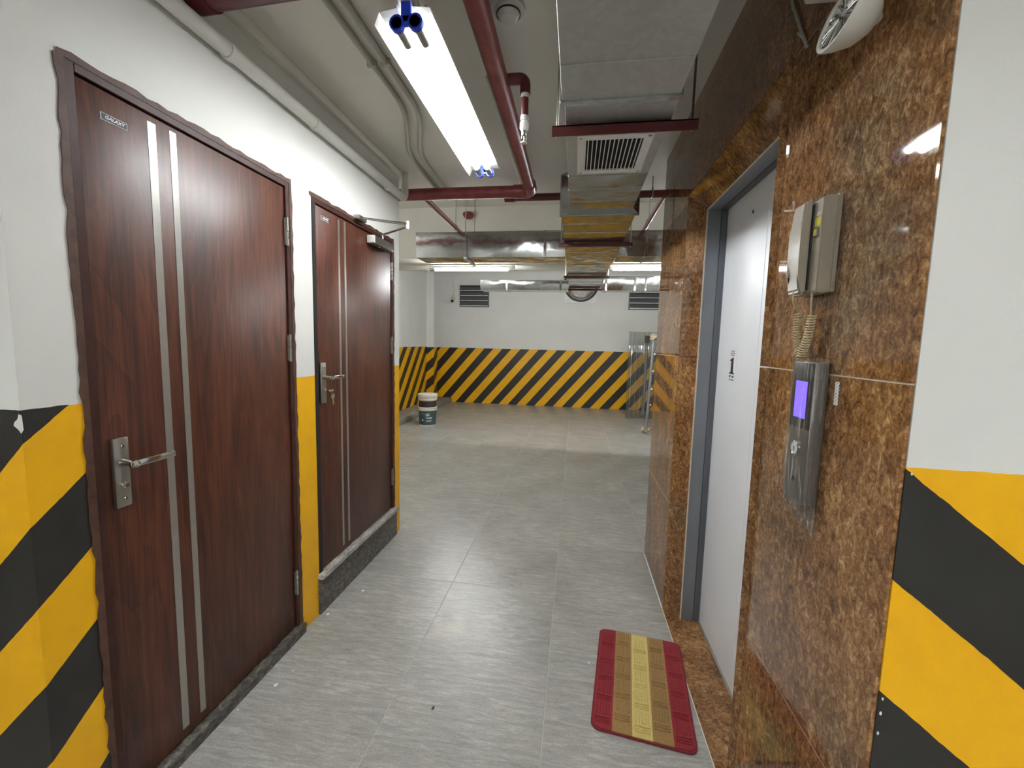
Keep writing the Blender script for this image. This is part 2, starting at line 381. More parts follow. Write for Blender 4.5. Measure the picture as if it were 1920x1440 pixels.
# ================================================================== STRUCTURE
# ---- floor: bed of grout with single tiles laid 60 x 120 cm
bm = BM(); box(bm, (-4.2, -3.4, -.12), (4.2, 9.6, -.0013))
floor = struct('floor', bm, 'floor_grout', 'grey slate-look tiled floor', 'floor')
REG = [(-4.1, -3.3, 4.1, YRF+.04), (XL, YRF+.04, XR, YW2), (XRL, YW2-.02, XRR, YB)]
G = .0014
cache = {}
def tile_piece(x0, y0, x1, y1):
    key = (round(x1-x0, 3), round(y1-y0, 3))
    if key not in cache:
        bm = BM(); hx, hy = (x1-x0)/2-G, (y1-y0)/2-G; b = .0014
        lo = [bm.verts.new((sx*hx, sy*hy, -.009)) for sx, sy in ((-1, -1), (1, -1), (1, 1), (-1, 1))]
        md = [bm.verts.new((sx*hx, sy*hy, -b)) for sx, sy in ((-1, -1), (1, -1), (1, 1), (-1, 1))]
        tp = [bm.verts.new((sx*(hx-b), sy*(hy-b), 0)) for sx, sy in ((-1, -1), (1, -1), (1, 1), (-1, 1))]
        bm.faces.new(tp)
        for A, B in ((lo, md), (md, tp)):
            for k in range(4): bm.faces.new((A[k], A[(k+1) % 4], B[(k+1) % 4], B[k]))
        me = bpy.data.meshes.new('tile'); bm.to_mesh(me); bm.free(); me.materials.append(M['tile']); cache[key] = me
    o = bpy.data.objects.new('tile', cache[key]); COL.objects.link(o); o.location = ((x0+x1)/2, (y0+y1)/2, 0); o.parent = floor
for k in range(-6, 7):
    x0 = -.064+.6*k; x1 = x0+.6
    off = (2.27 if k % 4 in (2, 3) else 1.67)
    for j in range(-3, 7):
        y0 = off+1.2*j; y1 = y0+1.2
        if x0 >= XL-.02 and x1 <= XR+.02 and y0 > -2.4 and y1 < YB:
            tile_piece(x0, y0, min(x1, XR if y0 < YM else x1), y1); continue
        for a0, b0, a1, b1 in REG:
            p0, q0, p1, q1 = max(x0, a0), max(y0, b0), min(x1, a1), min(y1, b1)
            if p1-p0 > .02 and q1-q0 > .03 and q0 < YB and q1 > -2.5: tile_piece(p0, q0, p1, q1)

# ---- ceilings and beam
bm = BM(); box(bm, (-4.1, -3.3, CEIL), (4.1, YC, CEIL+.7)); ceiling = struct('ceiling', bm, 'ceiling', 'low grey plaster ceiling over the corridor', 'ceiling')
bm = BM(); box(bm, (-3.5, YC-.05, CEIL2), (3.7, YB+.2, CEIL2+.2)); box(bm, (-3.5, 5.42, 2.50), (3.7, 6.25, CEIL2+.01))
struct('ceiling_rear', bm, 'ceiling', 'higher garage ceiling with a deep cross beam', 'ceiling')

# ---- left wall with two door openings
D1 = (.905, 1.712, .052, 2.085); D2 = (1.868, 2.758, .215, 2.085)
T = .13
bm = BM()
for y0, y1, z0, z1 in ((YLF, D1[0], 0, CEIL), (D1[1], D2[0], 0, CEIL), (D2[1], YW2, 0, CEIL), (D1[0], D1[1], D1[3], CEIL), (D2[0], D2[1], D2[3], CEIL), (D1[0], D1[1], 0, .03), (D2[0], D2[1], 0, .185)):
    box(bm, (XL-T, y0, z0), (XL, y1, z1))
struct('wall_left', bm, 'left_paint', 'white wall with yellow dado between the two brown doors', 'wall')
bm = BM(); box(bm, (-4.1, YLF, 0), (XL-T+.001, YLF+.12, CEIL)); 
# the return face shares the corner with the left wall
box(bm, (XL-T, YLF-.0008, 0), (XL-.0003, YLF+.02, CEIL))
struct('wall_left_return', bm, 'left_front_paint', 'white return wall with black and yellow stripes beside the near door', 'wall')
WLR = bpy.data.objects['wall_left_return']
chip = [ony(x, y, YLF-.0012) for x, y in ((35, 777), (40, 779), (44, 806), (40, 813), (35, 806), (26, 798), (27, 792), (33, 786))]
part('chipped_patch', one(prism, [(p.x, p.z) for p in chip], YLF-.0016, YLF-.0006, 'y'), 'white_wall', WLR)
bm = BM(); box(bm, (-3.5, YW2-.02, 0), (XL-T, YW2, CEIL)); struct('wall_left_end', bm, 'white_wall')
# ---- right marble wall
LO = dict(y0=1.232, y1=2.235, z=2.157)
bm = BM(); xb = XR+.0012
box(bm, (xb, YRF+.004, 0), (XR+.30, LO['y0']-.004, CEIL)); box(bm, (xb, LO['y1']+.004, 0), (XR+.30, YM, CEIL)); box(bm, (xb, LO['y0']-.004, LO['z']+.004), (XR+.30, LO['y1']+.004, CEIL))
wall_right = struct('wall_right', bm, 'grout', 'polished brown granite wall around the lift', 'wall')
def gslab(y0, y1, z0, z1):
    g = .0016; part('granite_slab', one(box, (XR, y0+g, z0+g), (XR+.007, y1-g, z1-g)), 'granite', wall_right)
ROWS = (0, .592, 1.37, LO['z'])
for z0, z1 in zip(ROWS, ROWS[1:]): gslab(YRF+.001, LO['y0'], z0, z1); gslab(LO['y1'], YM+.002, z0, z1)
gslab(YRF+.001, 1.72, LO['z'], CEIL); gslab(1.72, YM+.002, LO['z'], CEIL)
# end face of the marble pier, facing the garage
for z0, z1 in zip(ROWS+(CEIL,), ROWS[1:]+(CEIL,)):
    if z1 > z0: part('granite_slab', one(box, (XR+.008, YM, z0+.002), (XR+.30, YM+.007, z1-.002)), 'granite', wall_right)
# splayed reveal round the lift opening
BX, BY, BZ = .075, .07, .085
fx = XR+BX
def splay(p):   # four corners, outer edge first
    a, b, c, d = [Vector(q) for q in p]; n = (b-a).cross(d-a).normalized()
    if n.dot(CP-a) < 0: n = -n
    part('granite_reveal', one(slab, [a, b, c, d], n, .02), 'granite', wall_right)
zi = LO['z']-BZ
for (z0, z1) in zip(ROWS, ROWS[1:]):
    last = z1 == LO['z']
    for s, yo in ((-1, LO['y1']), (1, LO['y0'])):
        yi = yo+s*BY; zt = z1-.0016
        splay([(XR, yo, z0+.0016), (fx-.004, yi, z0+.0016), (fx-.004, yi, (zi if last else zt)), (XR, yo, zt)])
ym = 1.77
for a, b in ((LO['y0'], ym), (ym, LO['y1'])):
    ai = a+(BY if a == LO['y0'] else .0016); bi = b-(BY if b == LO['y1'] else .0016)
    splay([(XR, a+.002, LO['z']-.0016), (XR, b-.002, LO['z']-.0016), (fx-.004, bi-.001, zi), (fx-.004, ai+.001, zi)])
bm = BM()
for s, yo in ((-1, LO['y1']), (1, LO['y0'])): box(bm, (fx-.0035, yo+s*BY-.002, 0), (fx+.003, yo+s*BY+.012*(-s), zi))
box(bm, (fx-.0035, LO['y0']+BY, zi-.002), (fx+.003, LO['y1']-BY, zi+.012))
part('joint_sealant', bm, 'grout', wall_right)
bm = BM(); box(bm, (XR-.004, LO['y1']+.01, 0), (XR+.002, YM, .004), .001); part('floor_sealant', bm, 'paper', wall_right)
# granite paving of the lift threshold
bm = BM(); box(bm, (XR+.002, LO['y0']+.002, -.009), (.688, LO['y1']-.002, .0012), .0008, 1)
o = part('threshold_slab', bm, 'granite', floor, 'brown granite threshold before the lift')
bm = BM(); box(bm, (XR-.003, LO['y0'], -.009), (XR+.001, LO['y1'], .0014)); part('threshold_joint', bm, 'grout', floor)
# right return wall facing the viewer
bm = BM(); box(bm, (XR+.006, YRF, 0), (4.1, YRF+.07, CEIL)); struct('wall_right_return', bm, 'right_front_paint', 'white return wall with broad black and yellow stripes beside the granite', 'wall')
for x, y, r in ((1646, 1309, .0022), (1642, 1336, .0028), (1637, 1373, .0026), (1700, 888, .002)):
    p = ony(x, y, YRF); part('chipped_spot', one(prism, [(p.x+.007+r*.7*math.cos(k*PI/3), p.z+r*1.3*math.sin(k*PI/3)) for k in range(6)], YRF-.0008, YRF+.0005, 'y'), 'paper', bpy.data.objects['wall_right_return'])
bm = BM(); box(bm, (XR+.30, YM-.02, 0), (3.7, YM, CEIL)); struct('wall_right_end', bm, 'white_wall')
# ---- garage walls
bm = BM(); box(bm, (-3.5, YB, 0), (3.7, YB+.15, CEIL2)); struct('wall_back', bm, 'back_paint', 'far garage wall with diagonal black and yellow stripes', 'wall')
bm = BM(); box(bm, (XRL-.15, YW2, 0), (XRL, YB, CEIL2)); struct('wall_rear_left', bm, 'rear_left_paint', 'garage side wall with black and yellow stripes', 'wall')
bm = BM(); box(bm, (XRR, YM, 0), (XRR+.15, YB, CEIL2)); struct('wall_rear_right', bm, 'white_wall')
bm = BM(); box(bm, (XRL, 8.73, 0), (XRL+.16, 8.97, CEIL2)); struct('wall_pillar', bm, 'pillar_paint', 'striped pilaster at the corner of the garage', 'pillar')
bm = BM(); box(bm, (XRL, YW2, 0), (-2.83, YB, .105), .004); struct('baseboard_left', bm, 'kerb', 'low concrete kerb along the garage side wall', 'kerb')
# ---- lobby behind the viewer
bm = BM(); box(bm, (-4.2, -3.4, 0), (4.2, -3.3, CEIL)); struct('wall_lobby', bm, 'white_wall')
bm = BM(); box(bm, (-4.2, -3.3, 0), (-4.1, YLF, CEIL)); struct('wall_lobby_left', bm, 'white_wall')
bm = BM(); box(bm, (4.1, -3.3, 0), (4.2, YRF, CEIL)); struct('wall_lobby_right', bm, 'white_wall')
# ---- steps under the doors
t2 = struct('trim_1', None, None, 'grey granite door step below the second brown door', 'door step')
part('riser', one(box, (XL+.0005, D2[0]-.012, 0), (XL+.012, D2[1]+.03, .19)), 'riser', t2)
part('tread', one(box, (XL-.06, D2[0]-.012, .19), (XL+.030, D2[1]+.03, .215), .002), 'speckle', t2)
t1 = struct('trim_2', None, None, 'thin dark stone threshold below the near brown door', 'threshold')
part('riser', one(box, (XL+.0005, D1[0]-.02, 0), (XL+.018, D1[1]+.018, .034)), 'riser', t1)
part('tread', one(box, (XL-.05, D1[0]-.02, .034), (XL+.024, D1[1]+.018, .05), .003), 'riser', t1)

# ================================================================== DOORS
def ragged(bm, y0, y1, z0, z1, x, w, th=.003, seed=1, sides='LTR'):
    """smeared stain strip round a door: straight inside edge, ragged outside edge"""
    rnd = random.Random(seed)
    def strip(p, q, out):
        n = max(6, int((Vector(q)-Vector(p)).length/.03)); a = []
        for i in range(n+1):
            c = Vector(p).lerp(Vector(q), i/n); d = w*(.75+.5*rnd.random()); a.append((c, c+Vector(out)*d))
        fr = [(bm.verts.new((x+th, i.x, i.y)), bm.verts.new((x+th, o.x, o.y)), bm.verts.new((x, o.x, o.y))) for i, o in a]
        for A, B in zip(fr, fr[1:]): bm.faces.new((A[0], B[0], B[1], A[1])); bm.faces.new((A[1], B[1], B[2], A[2]))
    if 'L' in sides: strip((y0, z0), (y0, z1), (-1, 0))
    if 'T' in sides: strip((y0-w*.8, z1), (y1+w*.8, z1), (0, 1))
    if 'R' in sides: strip((y1, z0), (y1, z1), (1, 0))
def handle(door, yc, zc, plate_h, lever_len, key=False):
    xf = XL-.002
    p = part('handle_plate', one(box, (xf, yc-.021, zc-plate_h/2), (xf+.012, yc+.021, zc+plate_h/2), .004), 'steel', door, 'brushed steel handle plate')
    for dz in (.5, -.5):
        s = BM(); lathe(s, [(0, .002), (.0035, .002), (.0045, 0), (0, 0)][::-1], 12, (xf+.012, yc+.004, zc+dz*(plate_h-.05)), (1, 0, 0)); part('screw', s, 'chrome', p)
    zl = zc+plate_h*.14
    b = BM(); lathe(b, [(.011, 0), (.010, .01), (.008, .03), (.009, .05)], 16, (xf+.012, yc, zl), (1, 0, 0)); part('spindle', b, 'steel', p)
    b = BM(); box(b, (xf+.046, yc-.012, zl-.009), (xf+.058, yc+lever_len, zl+.009), .003); part('lever', b, 'chrome', p)
    b = BM(); lathe(b, [(0, 0), (.009, 0), (.009, .004), (.006, .006), (.006, .010), (0, .010)], 16, (xf+.012, yc+.002, zc-plate_h*.18), (1, 0, 0)); part('lock_cylinder', b, 'chrome', p)
    return p
def leaf_hinge(door, y, zc, h=.12):
    b = BM(); tube(b, [(XL+.004, y, zc-h/2), (XL+.004, y, zc+h/2)], .006, 10); box(b, (XL-.003, y-.012, zc-h/2+.004), (XL+.001, y+.008, zc+h/2-.004))
    o = part('hinge', b, 'steel', door)
    for k in (-.22, .0, .22): part('knuckle', one(tube, [(XL+.004, y, zc+k*h-.002), (XL+.004, y, zc+k*h+.002)], .0068, 10), 'chrome', o)
def make_door(name, D, strips, plate, label, hz, handle_args, seed, wl):
    y0, y1, z0, z1 = D
    d = struct(name, None, None, label, 'door'); LOC[d.name] = Vector((XL, (y0+y1)/2, z0)); d.location = LOC[d.name]
    xs = XL-.006
    f = BM(); fw = .022
    for a in ((y0, y0+fw, z0, z1), (y1-fw, y1, z0, z1), (y0+fw, y1-fw, z1-fw, z1)): box(f, (XL-.10, a[0], a[2]), (XL+.002, a[1], a[3]), .0015, 1)
    fr = part('frame', f, 'frame_wood', d)
    part('stain_casing', one(ragged, y0, y1, z0, z1, XL+.0006, .017, seed=seed, sides=wl), 'casing', fr)
    part('gap', one(box, (XL-.06, y0+fw, z0), (XL-.03, y1-fw, z1-fw)), 'dark', d)
    lf = part('leaf', one(box, (XL-.05, y0+fw+.004, z0+.004), (xs, y1-fw-.003, z1-fw-.004), .002), 'wood', d, 'dark red wood-grain door leaf')
    for a, b, c, e in strips: part('metal_strip', one(box, (xs-.001, a, c), (xs+.0012, b, e)), 'strip', lf)
    a, b, zc, h = plate
    pl = part('nameplate', one(box, (xs-.001, a, zc-h/2), (xs+.002, b, zc+h/2), .0008), 'paper', lf)
    part('nameplate_field', one(box, (xs, a+.0018, zc-h/2+.0018), (xs+.0026, b-.0018, zc+h/2-.0018)), 'ink', pl)
    tb = text_bm('GALAXY', h*.62, (xs+.0027, (a+b)/2, zc), (0, 1, 0), (0, 0, 1), (1, 0, 0), shear=.25, space=1.02, bold=.0003)
    ys = [v.co.y for v in tb.verts]; k = (b-a)*.76/(max(ys)-min(ys))
    for v in tb.verts: v.co.y = (a+b)/2+(v.co.y-(a+b)/2)*k
    part('lettering', tb, 'paper', pl)
    for z in hz: leaf_hinge(d, y1-fw+.002, z)
    handle(d, *handle_args)
    return d, lf, xs
d1, leaf1, xs1 = make_door('door_1', D1, ((1.110, 1.134, .09, 2.04), (1.178, 1.199, .09, 2.045)), (.985, 1.052, 1.992, .019),
    'dark red wooden door with two steel strips beside the striped corner', (1.875, 1.373, .273), (.968, 1.03, .20, .118), 3, 'LTR')
d2, leaf2, xs2 = make_door('door_2', D2, ((2.100, 2.117, .25, 2.045), (2.160, 2.177, .25, 2.05)), (1.955, 2.02, 2.012, .019),
    'dark red wooden door with an overhead closer above a stone step', (1.882, 1.383, .447), (1.928, 1.195, .205, .115), 5, 'TR')
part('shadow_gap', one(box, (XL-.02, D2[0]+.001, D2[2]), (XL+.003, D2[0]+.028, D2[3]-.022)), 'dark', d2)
# door closer on the second door
c = thing('door_closer', (XL, 2.5, 2.03), 'silver overhead door closer with folding arm on the second door', 'door closer')
part('body', one(box, (XL-.004, 2.415, 1.992), (XL+.05, 2.668, 2.045), .008), 'steel', c)
part('end_cap', one(box, (XL-.002, 2.403, 1.996), (XL+.046, 2.417, 2.041), .004), 'white_metal', c)
part('adjuster', one(lathe, [(.007, -.004), (.007, .008), (0, .008)], 12, (XL+.03, 2.50, 1.995), (0, 0, -1)), 'chrome', c)
part('spindle', one(tube, [(XL+.024, 2.56, 2.04), (XL+.024, 2.56, 2.083)], .009, 12), 'chrome', c)
eb = onz(764, 423, 2.09)
part('arm', one(tube, [(XL+.024, 2.56, 2.08), (eb.x, eb.y, 2.085)], .007, 8), 'steel', c)
part('arm', one(tube, [(XL+.03, 2.29, 2.105), (eb.x, eb.y, 2.098)], [.006, .009], 8), 'chrome', c)
part('elbow_joint', one(tube, [(eb.x, eb.y, 2.07), (eb.x, eb.y, 2.115)], .010, 12), 'white_metal', c)
part('shoe', one(box, (XL+.003, 2.245, 2.088), (XL+.04, 2.33, 2.112), .003), 'steel', c)
# keys in the second door
ky = thing('key_bunch', (XL+.022, 1.93, 1.14), 'two keys on a ring hanging in the lock of the second door', 'keys')
def key_bm(o, ang, s=1):
    b = BM(); pts = [(.0, .0), (.011, .004), (.014, .012), (.011, .020), (.004, .023), (.004, .05), (.001, .053), (-.004, .05), (-.004, .023), (-.011, .020), (-.014, .012), (-.011, .004)]
    prism(b, [(p[0]*s, -p[1]*s) for p in pts], -.0012, .0012, 'x')
    for v in b.verts:
        y, z = v.co.y, v.co.z; v.co = Vector((o[0]+v.co.x, o[1]+y*math.cos(ang)-z*math.sin(ang), o[2]+y*math.sin(ang)+z*math.cos(ang)))
    return b
bm = BM(); lathe(bm, [(0, 0), (.004, 0), (.004, .02), (0, .02)], 8, (XL+.016, 1.93, 1.158), (1, 0, 0)); box(bm, (XL+.03, 1.917, 1.153), (XL+.055, 1.943, 1.165), .004)
part('key', bm, 'chrome', ky)
part('key', key_bm((XL+.05, 1.938, 1.142), .1, 1.1), 'brass_key', ky)
part('key_ring', one(tube, [(XL+.05, 1.938+.009*math.cos(a), 1.146+.012*math.sin(a)) for a in [k*PI/8 for k in range(17)]], .0011, 6), 'chrome', ky)

# ---- lift door
d3 = struct('door_3', None, None, 'pale grey metal lift door in a grey steel frame', 'lift door'); LOC[d3.name] = Vector((.69, 1.735, 0)); d3.location = LOC[d3.name]
yi0, yi1 = LO['y0']+BY, LO['y1']-BY
bm = BM()
for s, y in ((1, yi1), (-1, yi0)):
    a, b = sorted((y, y+s*.03)); box(bm, (fx, a, 0), (fx+.062, b, zi+.03))
box(bm, (fx, yi0, zi), (fx+.062, yi1, zi+.03)); fr = part('frame', bm, 'lift_frame', d3, 'grey filmed steel frame')
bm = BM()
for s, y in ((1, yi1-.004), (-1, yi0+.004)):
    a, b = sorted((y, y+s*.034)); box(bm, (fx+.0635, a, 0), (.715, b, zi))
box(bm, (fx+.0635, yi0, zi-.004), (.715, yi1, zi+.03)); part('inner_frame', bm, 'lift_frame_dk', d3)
for k, zz in enumerate((.34, .62, .905, 1.17, 1.43, 1.70, 1.95)):
    for q in (0, 1):
        z = zz+q*.012; hexa_ = BM(); x = fx+.012+q*.006
        hexa(hexa_, [(x, yi1-.0006, z), (x+.0016, yi1-.0006, z), (x+.0016, yi1+.001, z), (x, yi1+.001, z), (x+.012, yi1-.0006, z+.03), (x+.0136, yi1-.0006, z+.03), (x+.0136, yi1+.001, z+.03), (x+.012, yi1+.001, z+.03)])
        part('film_print', hexa_, 'ink_light', fr)
part('door_panel', one(box, (.69, 1.7225, .006), (.72, yi1+.02, zi+.02), .001, 1), 'lift_door', d3)
p3 = part('door_panel', one(box, (.69, yi0-.02, .006), (.72, 1.7200, zi+.02), .001, 1), 'lift_door', d3)
part('seam', one(box, (.7, 1.7195, .006), (.715, 1.723, zi)), 'dark', d3)
part('sill', one(box, (.684, yi0, -.004), (.73, yi1, .004), .001, 1), 'strip', d3)
part('key_hole', one(lathe, [(.007, 0), (.007, .002), (.004, .002), (.004, .0005), (0, .0005)], 16, (.6902, 1.866, 1.97), (-1, 0, 0)), 'ink', d3)
# backing of the lift shaft
bm = BM(); box(bm, (.74, LO['y0']-.01, 0), (.80, LO['y1']+.01, CEIL)); struct('wall_shaft', bm, 'dark')
# floor-number sticker on the door
st = thing('floor_sticker', (.69, 1.965, 1.28), 'white sticker with a dark numeral 1 on the lift door', 'sticker')
c0 = onx(1373, 681, .69); yc = c0.y
part('backing', one(box, (.6893, yc-.05, 1.272), (.6898, yc+.055, 1.435)), 'lift_door', st)
one_ = [(-.011, 0), (.011, 0), (.011, .004), (.005, .008), (.005, .062), (.003, .066), (-.004, .060), (-.011, .054), (-.009, .050), (-.005, .052), (-.005, .008), (-.011, .004)]
part('numeral', one(prism, [(yc-.003-a*2.6, 1.305+b*1.13) for a, b in one_], .6886, .6893, 'x'), 'ink', st)
bm = BM(); prism(bm, [(yc+.026, 1.299), (yc+.002, 1.299), (yc+.012, 1.292), (yc+.012, 1.289), (yc+.02, 1.289)], .6886, .6893, 'x'); box(bm, (.6886, yc-.028, 1.29), (.6893, yc-.008, 1.297)); part('logo_print', bm, 'ink', st)
for k, (a, b) in enumerate(((-.018, .022), (-.024, .028), (-.018, .022))): part('text_line', one(box, (.6886, yc-.004+a, 1.404-.009*k), (.6893, yc-.004+b, 1.408-.009*k)), 'ink_light', st)
for a in (-.03, -.02, -.008, .004, .016): part('text_line', one(box, (.6886, yc+a, 1.277), (.6893, yc+a+.009, 1.282)), 'ink_light', st)

# ================================================================== LIGHTS
def batten(name, c, length, along, label, group, shade=True, holders='blue'):
    """twin-tube fluorescent fitting hung from the ceiling; c = centre of the tube pair"""
    t = thing(name, (c[0], c[1], c[2]+.02), label, 'tube light', group)
    ax = Vector((0, 1, 0)) if along == 'y' else Vector((1, 0, 0)); sd = Vector((1, 0, 0)) if along == 'y' else Vector((0, 1, 0))
    C = Vector(c); h = length/2
    def extr(prof, a, b):   # open sheet profile (side, z), 1.2 mm thick
        bm = BM(); th = .0016
        for (s0, z0), (s1, z1) in zip(prof, prof[1:]):
            n = Vector((-(z1-z0), s1-s0)).normalized()*th
            pts = [(s0, z0), (s1, z1), (s1+n.x, z1+n.y), (s0+n.x, z0+n.y)]
            hexa(bm, [C+sd*p[0]+ax*a+Vector((0, 0, p[1])) for p in pts]+[C+sd*p[0]+ax*b+Vector((0, 0, p[1])) for p in pts])
        return bm
    if shade:
        part('reflector', extr([(-.098, -.010), (-.082, .026), (-.026, .034), (-.020, .060), (.020, .060), (.026, .034), (.082, .026), (.098, -.010)], -h-.01, h+.01), 'reflector', t)
        bm = BM(); box(bm, tuple(C-sd*.02-ax*h+Vector((0, 0, .062))), tuple(C+sd*.02+ax*h+Vector((0, 0, .10))), .003); part('housing', bm, 'white_metal', t)
    else:
        bm = BM(); box(bm, tuple(C-sd*.028-ax*h+Vector((0, 0, .02))), tuple(C+sd*.028+ax*h+Vector((0, 0, .055))), .004); part('housing', bm, 'white_metal', t)
    offs = (-.03, .03) if shade else (0,)
    for s in offs:
        bm = BM(); a = C+sd*s-ax*(h-.094); b = C+sd*s+ax*(h-.094); tube(bm, [a, b], .0165 if shade else .0135, 16); part('tube', bm, 'tube_lobby_fill' if c[1] < 0 else 'tube' if shade else 'tube_rear_fill' if c[1] < 5 else 'tube_bare', t)
        for e in (-1, 1):
            bm = BM(); tube(bm, [C+sd*s+ax*e*(h-.095), C+sd*s+ax*e*(h-.0)], .0178 if shade else .0142, 16); part('tube_cap', bm, 'steel', t)
    for e in (-1, 1):
        bm = BM(); q = C+ax*e*(h-.008)
        for s in offs:
            tube(bm, [q+sd*s-ax*.008, q+sd*s+ax*.008], .024, 18)
        lo = q-ax*.007; W = .03 if shade else .012
        box(bm, tuple(lo-sd*W+Vector((0, 0, -.008))), tuple(q+ax*.007+sd*W+Vector((0, 0, .02))), .002)
        box(bm, tuple(lo-sd*.016+Vector((0, 0, .0))), tuple(q+ax*.007+sd*.016+Vector((0, 0, .064 if shade else .03))), .002)
        part('lamp_holder', bm, holders, t)
    if shade:
        for e in (-.35, .35):
            bm = BM(); q = C+ax*e*length; tube(bm, [q+Vector((0, 0, .09)), Vector((q.x, q.y, CEIL+.001))], .004, 8); part('hanger_rod', bm, 'steel', t)
    return t
batten('tube_light', (-.560, 1.915, 2.405), 1.17, 'y', 'twin-tube light with white reflector and blue lamp holders between the red pipes', None)
GT = 'bare tube lights under the garage beam'
for x in (-1.485, .985): 
    batten('tube_light', (x, 5.82, 2.425), 1.24, 'x', 'lit single tube under the garage beam, left of the air duct' if x < 0 else 'lit single tube under the garage beam, behind the air duct', GT, shade=False, holders='white_plastic')
# unseen fittings added as fill light in the garage and the viewer's lobby
for x, y, lab in ((-2.35, 3.25, 'unseen fill tube added on the garage ceiling behind the white corridor wall'), (1.9, 3.22, 'unseen fill tube added on the garage ceiling behind the granite wall')):
    batten('tube_light', (x, y, CEIL-.056), 1.24, 'x', lab, GT, shade=False, holders='white_plastic')
for x, y, lab in ((-.9, -1.2, 'unseen twin-tube light added on the lobby ceiling near the white return wall'), (1.6, -1.2, 'unseen twin-tube light added on the lobby ceiling near the striped granite corner'), (.3, -2.5, 'unseen twin-tube light added at the back of the lobby')):
    batten('tube_light', (x, y, 2.405), 1.17, 'x', lab, 'added lobby tube lights')

# ================================================================== PIPES
def pipe_thing(name, base, label, runs, mat='red', cat='pipe', group=None, seg=16):
    t = thing(name, base, label, cat, group)
    for nm, pts, r in runs: part(nm, one(tube, pts, r, seg), mat, t)
    return t
PZ, PX, PY = 2.462, -.342, 2.97
def collar(a, b, r): return ('coupling', [a, b], r)
fp = pipe_thing('fire_pipe', (PX, 1.6, PZ), 'thick dark red sprinkler pipe turning left past the white wall', [
    ('pipe_run', [(PX, -.8, PZ), (PX, 2.87, PZ)], .038), ('pipe_run', [(PX-.09, PY, PZ), (-2.9, PY, PZ)], .040),
    ('elbow', bend([(PX, 2.84, PZ), (PX, PY, PZ), (PX-.12, PY, PZ)], .09, 8), .045)])
# sprinkler drop
sx, sy = -.236, 1.752
part('branch_elbow', one(tube, bend([(PX+.02, sy, PZ+.005), (sx, sy, PZ+.005), (sx, sy, PZ-.055)], .045, 8), .021, 14), 'red_dark', fp)
part('thread_tape', one(tube, [(sx, sy, PZ-.045), (sx, sy, PZ-.07)], .0175, 14), 'white_plastic', fp)
part('drop_pipe', one(tube, [(sx, sy, PZ-.06), (sx, sy, PZ-.15)], .0145, 14), 'red_dark', fp)
part('thread_tape', one(tube, [(sx, sy, PZ-.138), (sx, sy, PZ-.155)], .0165, 14), 'white_plastic', fp)
part('reducer', one(lathe, [(.0, 0), (.012, 0), (.018, .010), (.018, .03), (.013, .04), (0, .04)], 16, (sx, sy, PZ-.195)), 'white_plastic', fp)
sp = BM()
tube(sp, [(sx, sy, PZ-.195), (sx, sy, PZ-.212)], .0105, 12); tube(sp, [(sx, sy, PZ-.21), (sx, sy, PZ-.236)], .0022, 8)
for s in (-1, 1): tube(sp, bend([(sx+s*.008, sy, PZ-.21), (sx+s*.009, sy, PZ-.225), (sx, sy, PZ-.237)], .008, 4), .0018, 6)
lathe(sp, [(0, 0), (.0125, 0), (.0125, .0015), (0, .0015)], 16, (sx, sy, PZ-.240)); part('sprinkler_head', sp, 'chrome', fp)
pipe_thing('fire_pipe', (-.9, 1.27, 2.5), 'dark red pipe crossing the ceiling from the left wall, with a rough cut end', [
    ('pipe_run', [(-1.19, 1.262, 2.495), (PX-.041, 1.225, 2.495)], .050), ('flange', [(-1.24, 1.264, 2.495), (-1.175, 1.262, 2.495)], .0545)], 'red_dark')
pipe_thing('fire_pipe', (.1, 3.09, 2.46), 'thinner dark red pipe running behind the air duct', [
    ('pipe_run', [(-.52, 3.09, 2.462), (2.6, 3.09, 2.462)], .025), ('end_cap', [(-.545, 3.09, 2.462), (-.47, 3.09, 2.462)], .031)], 'red_dark')
for nm, x, y0, lab in (('fire_pipe', -1.12, 2.97, 'thin red pipe running back over the left branch duct'), ('fire_pipe', .567, 3.1, 'thin red pipe running back over the right branch duct')):
    pipe_thing(nm, (x, 3.6, 2.455), lab, [('pipe_run', [(x, y0, 2.452), (x, 5.40, 2.452)], .018)], 'red', group='thin red garage pipes')
# pipe hangers
def hanger(x, y, zp, r, top, label):
    t = thing('pipe_hanger', (x, y, zp), label, 'pipe hanger', 'pipe hangers')
    part('ring', one(tube, [(x+(r+.003)*math.cos(a), y, zp+(r+.003)*1.25*math.sin(a)) for a in [k*PI/8 for k in range(17)]], .003, 6), 'steel', t)
    part('rod', one(tube, [(x, y, zp+r), (x, y, top)], .004, 6), 'steel', t)
hanger(-1.12, 3.80, 2.452, .018, CEIL2, 'thin rod and ring holding the left thin red pipe')
hanger(.567, 3.72, 2.452, .018, CEIL2, 'thin rod and ring holding the right thin red pipe')
hx = onz(1224, 352, 2.5)
t = thing('pipe_hanger', (hx.x, 3.09, 2.46), 'steel strap holding the red pipe beside the granite wall', 'pipe hanger', 'pipe hangers')
part('ring', one(tube, [(hx.x, 3.09+.03*math.cos(a), 2.47+.038*math.sin(a)) for a in [k*PI/8 for k in range(17)]], .004, 6), 'steel', t)
part('rod', one(tube, [(hx.x, 3.09, 2.50), (hx.x, 3.09, CEIL)], .004, 6), 'steel', t)
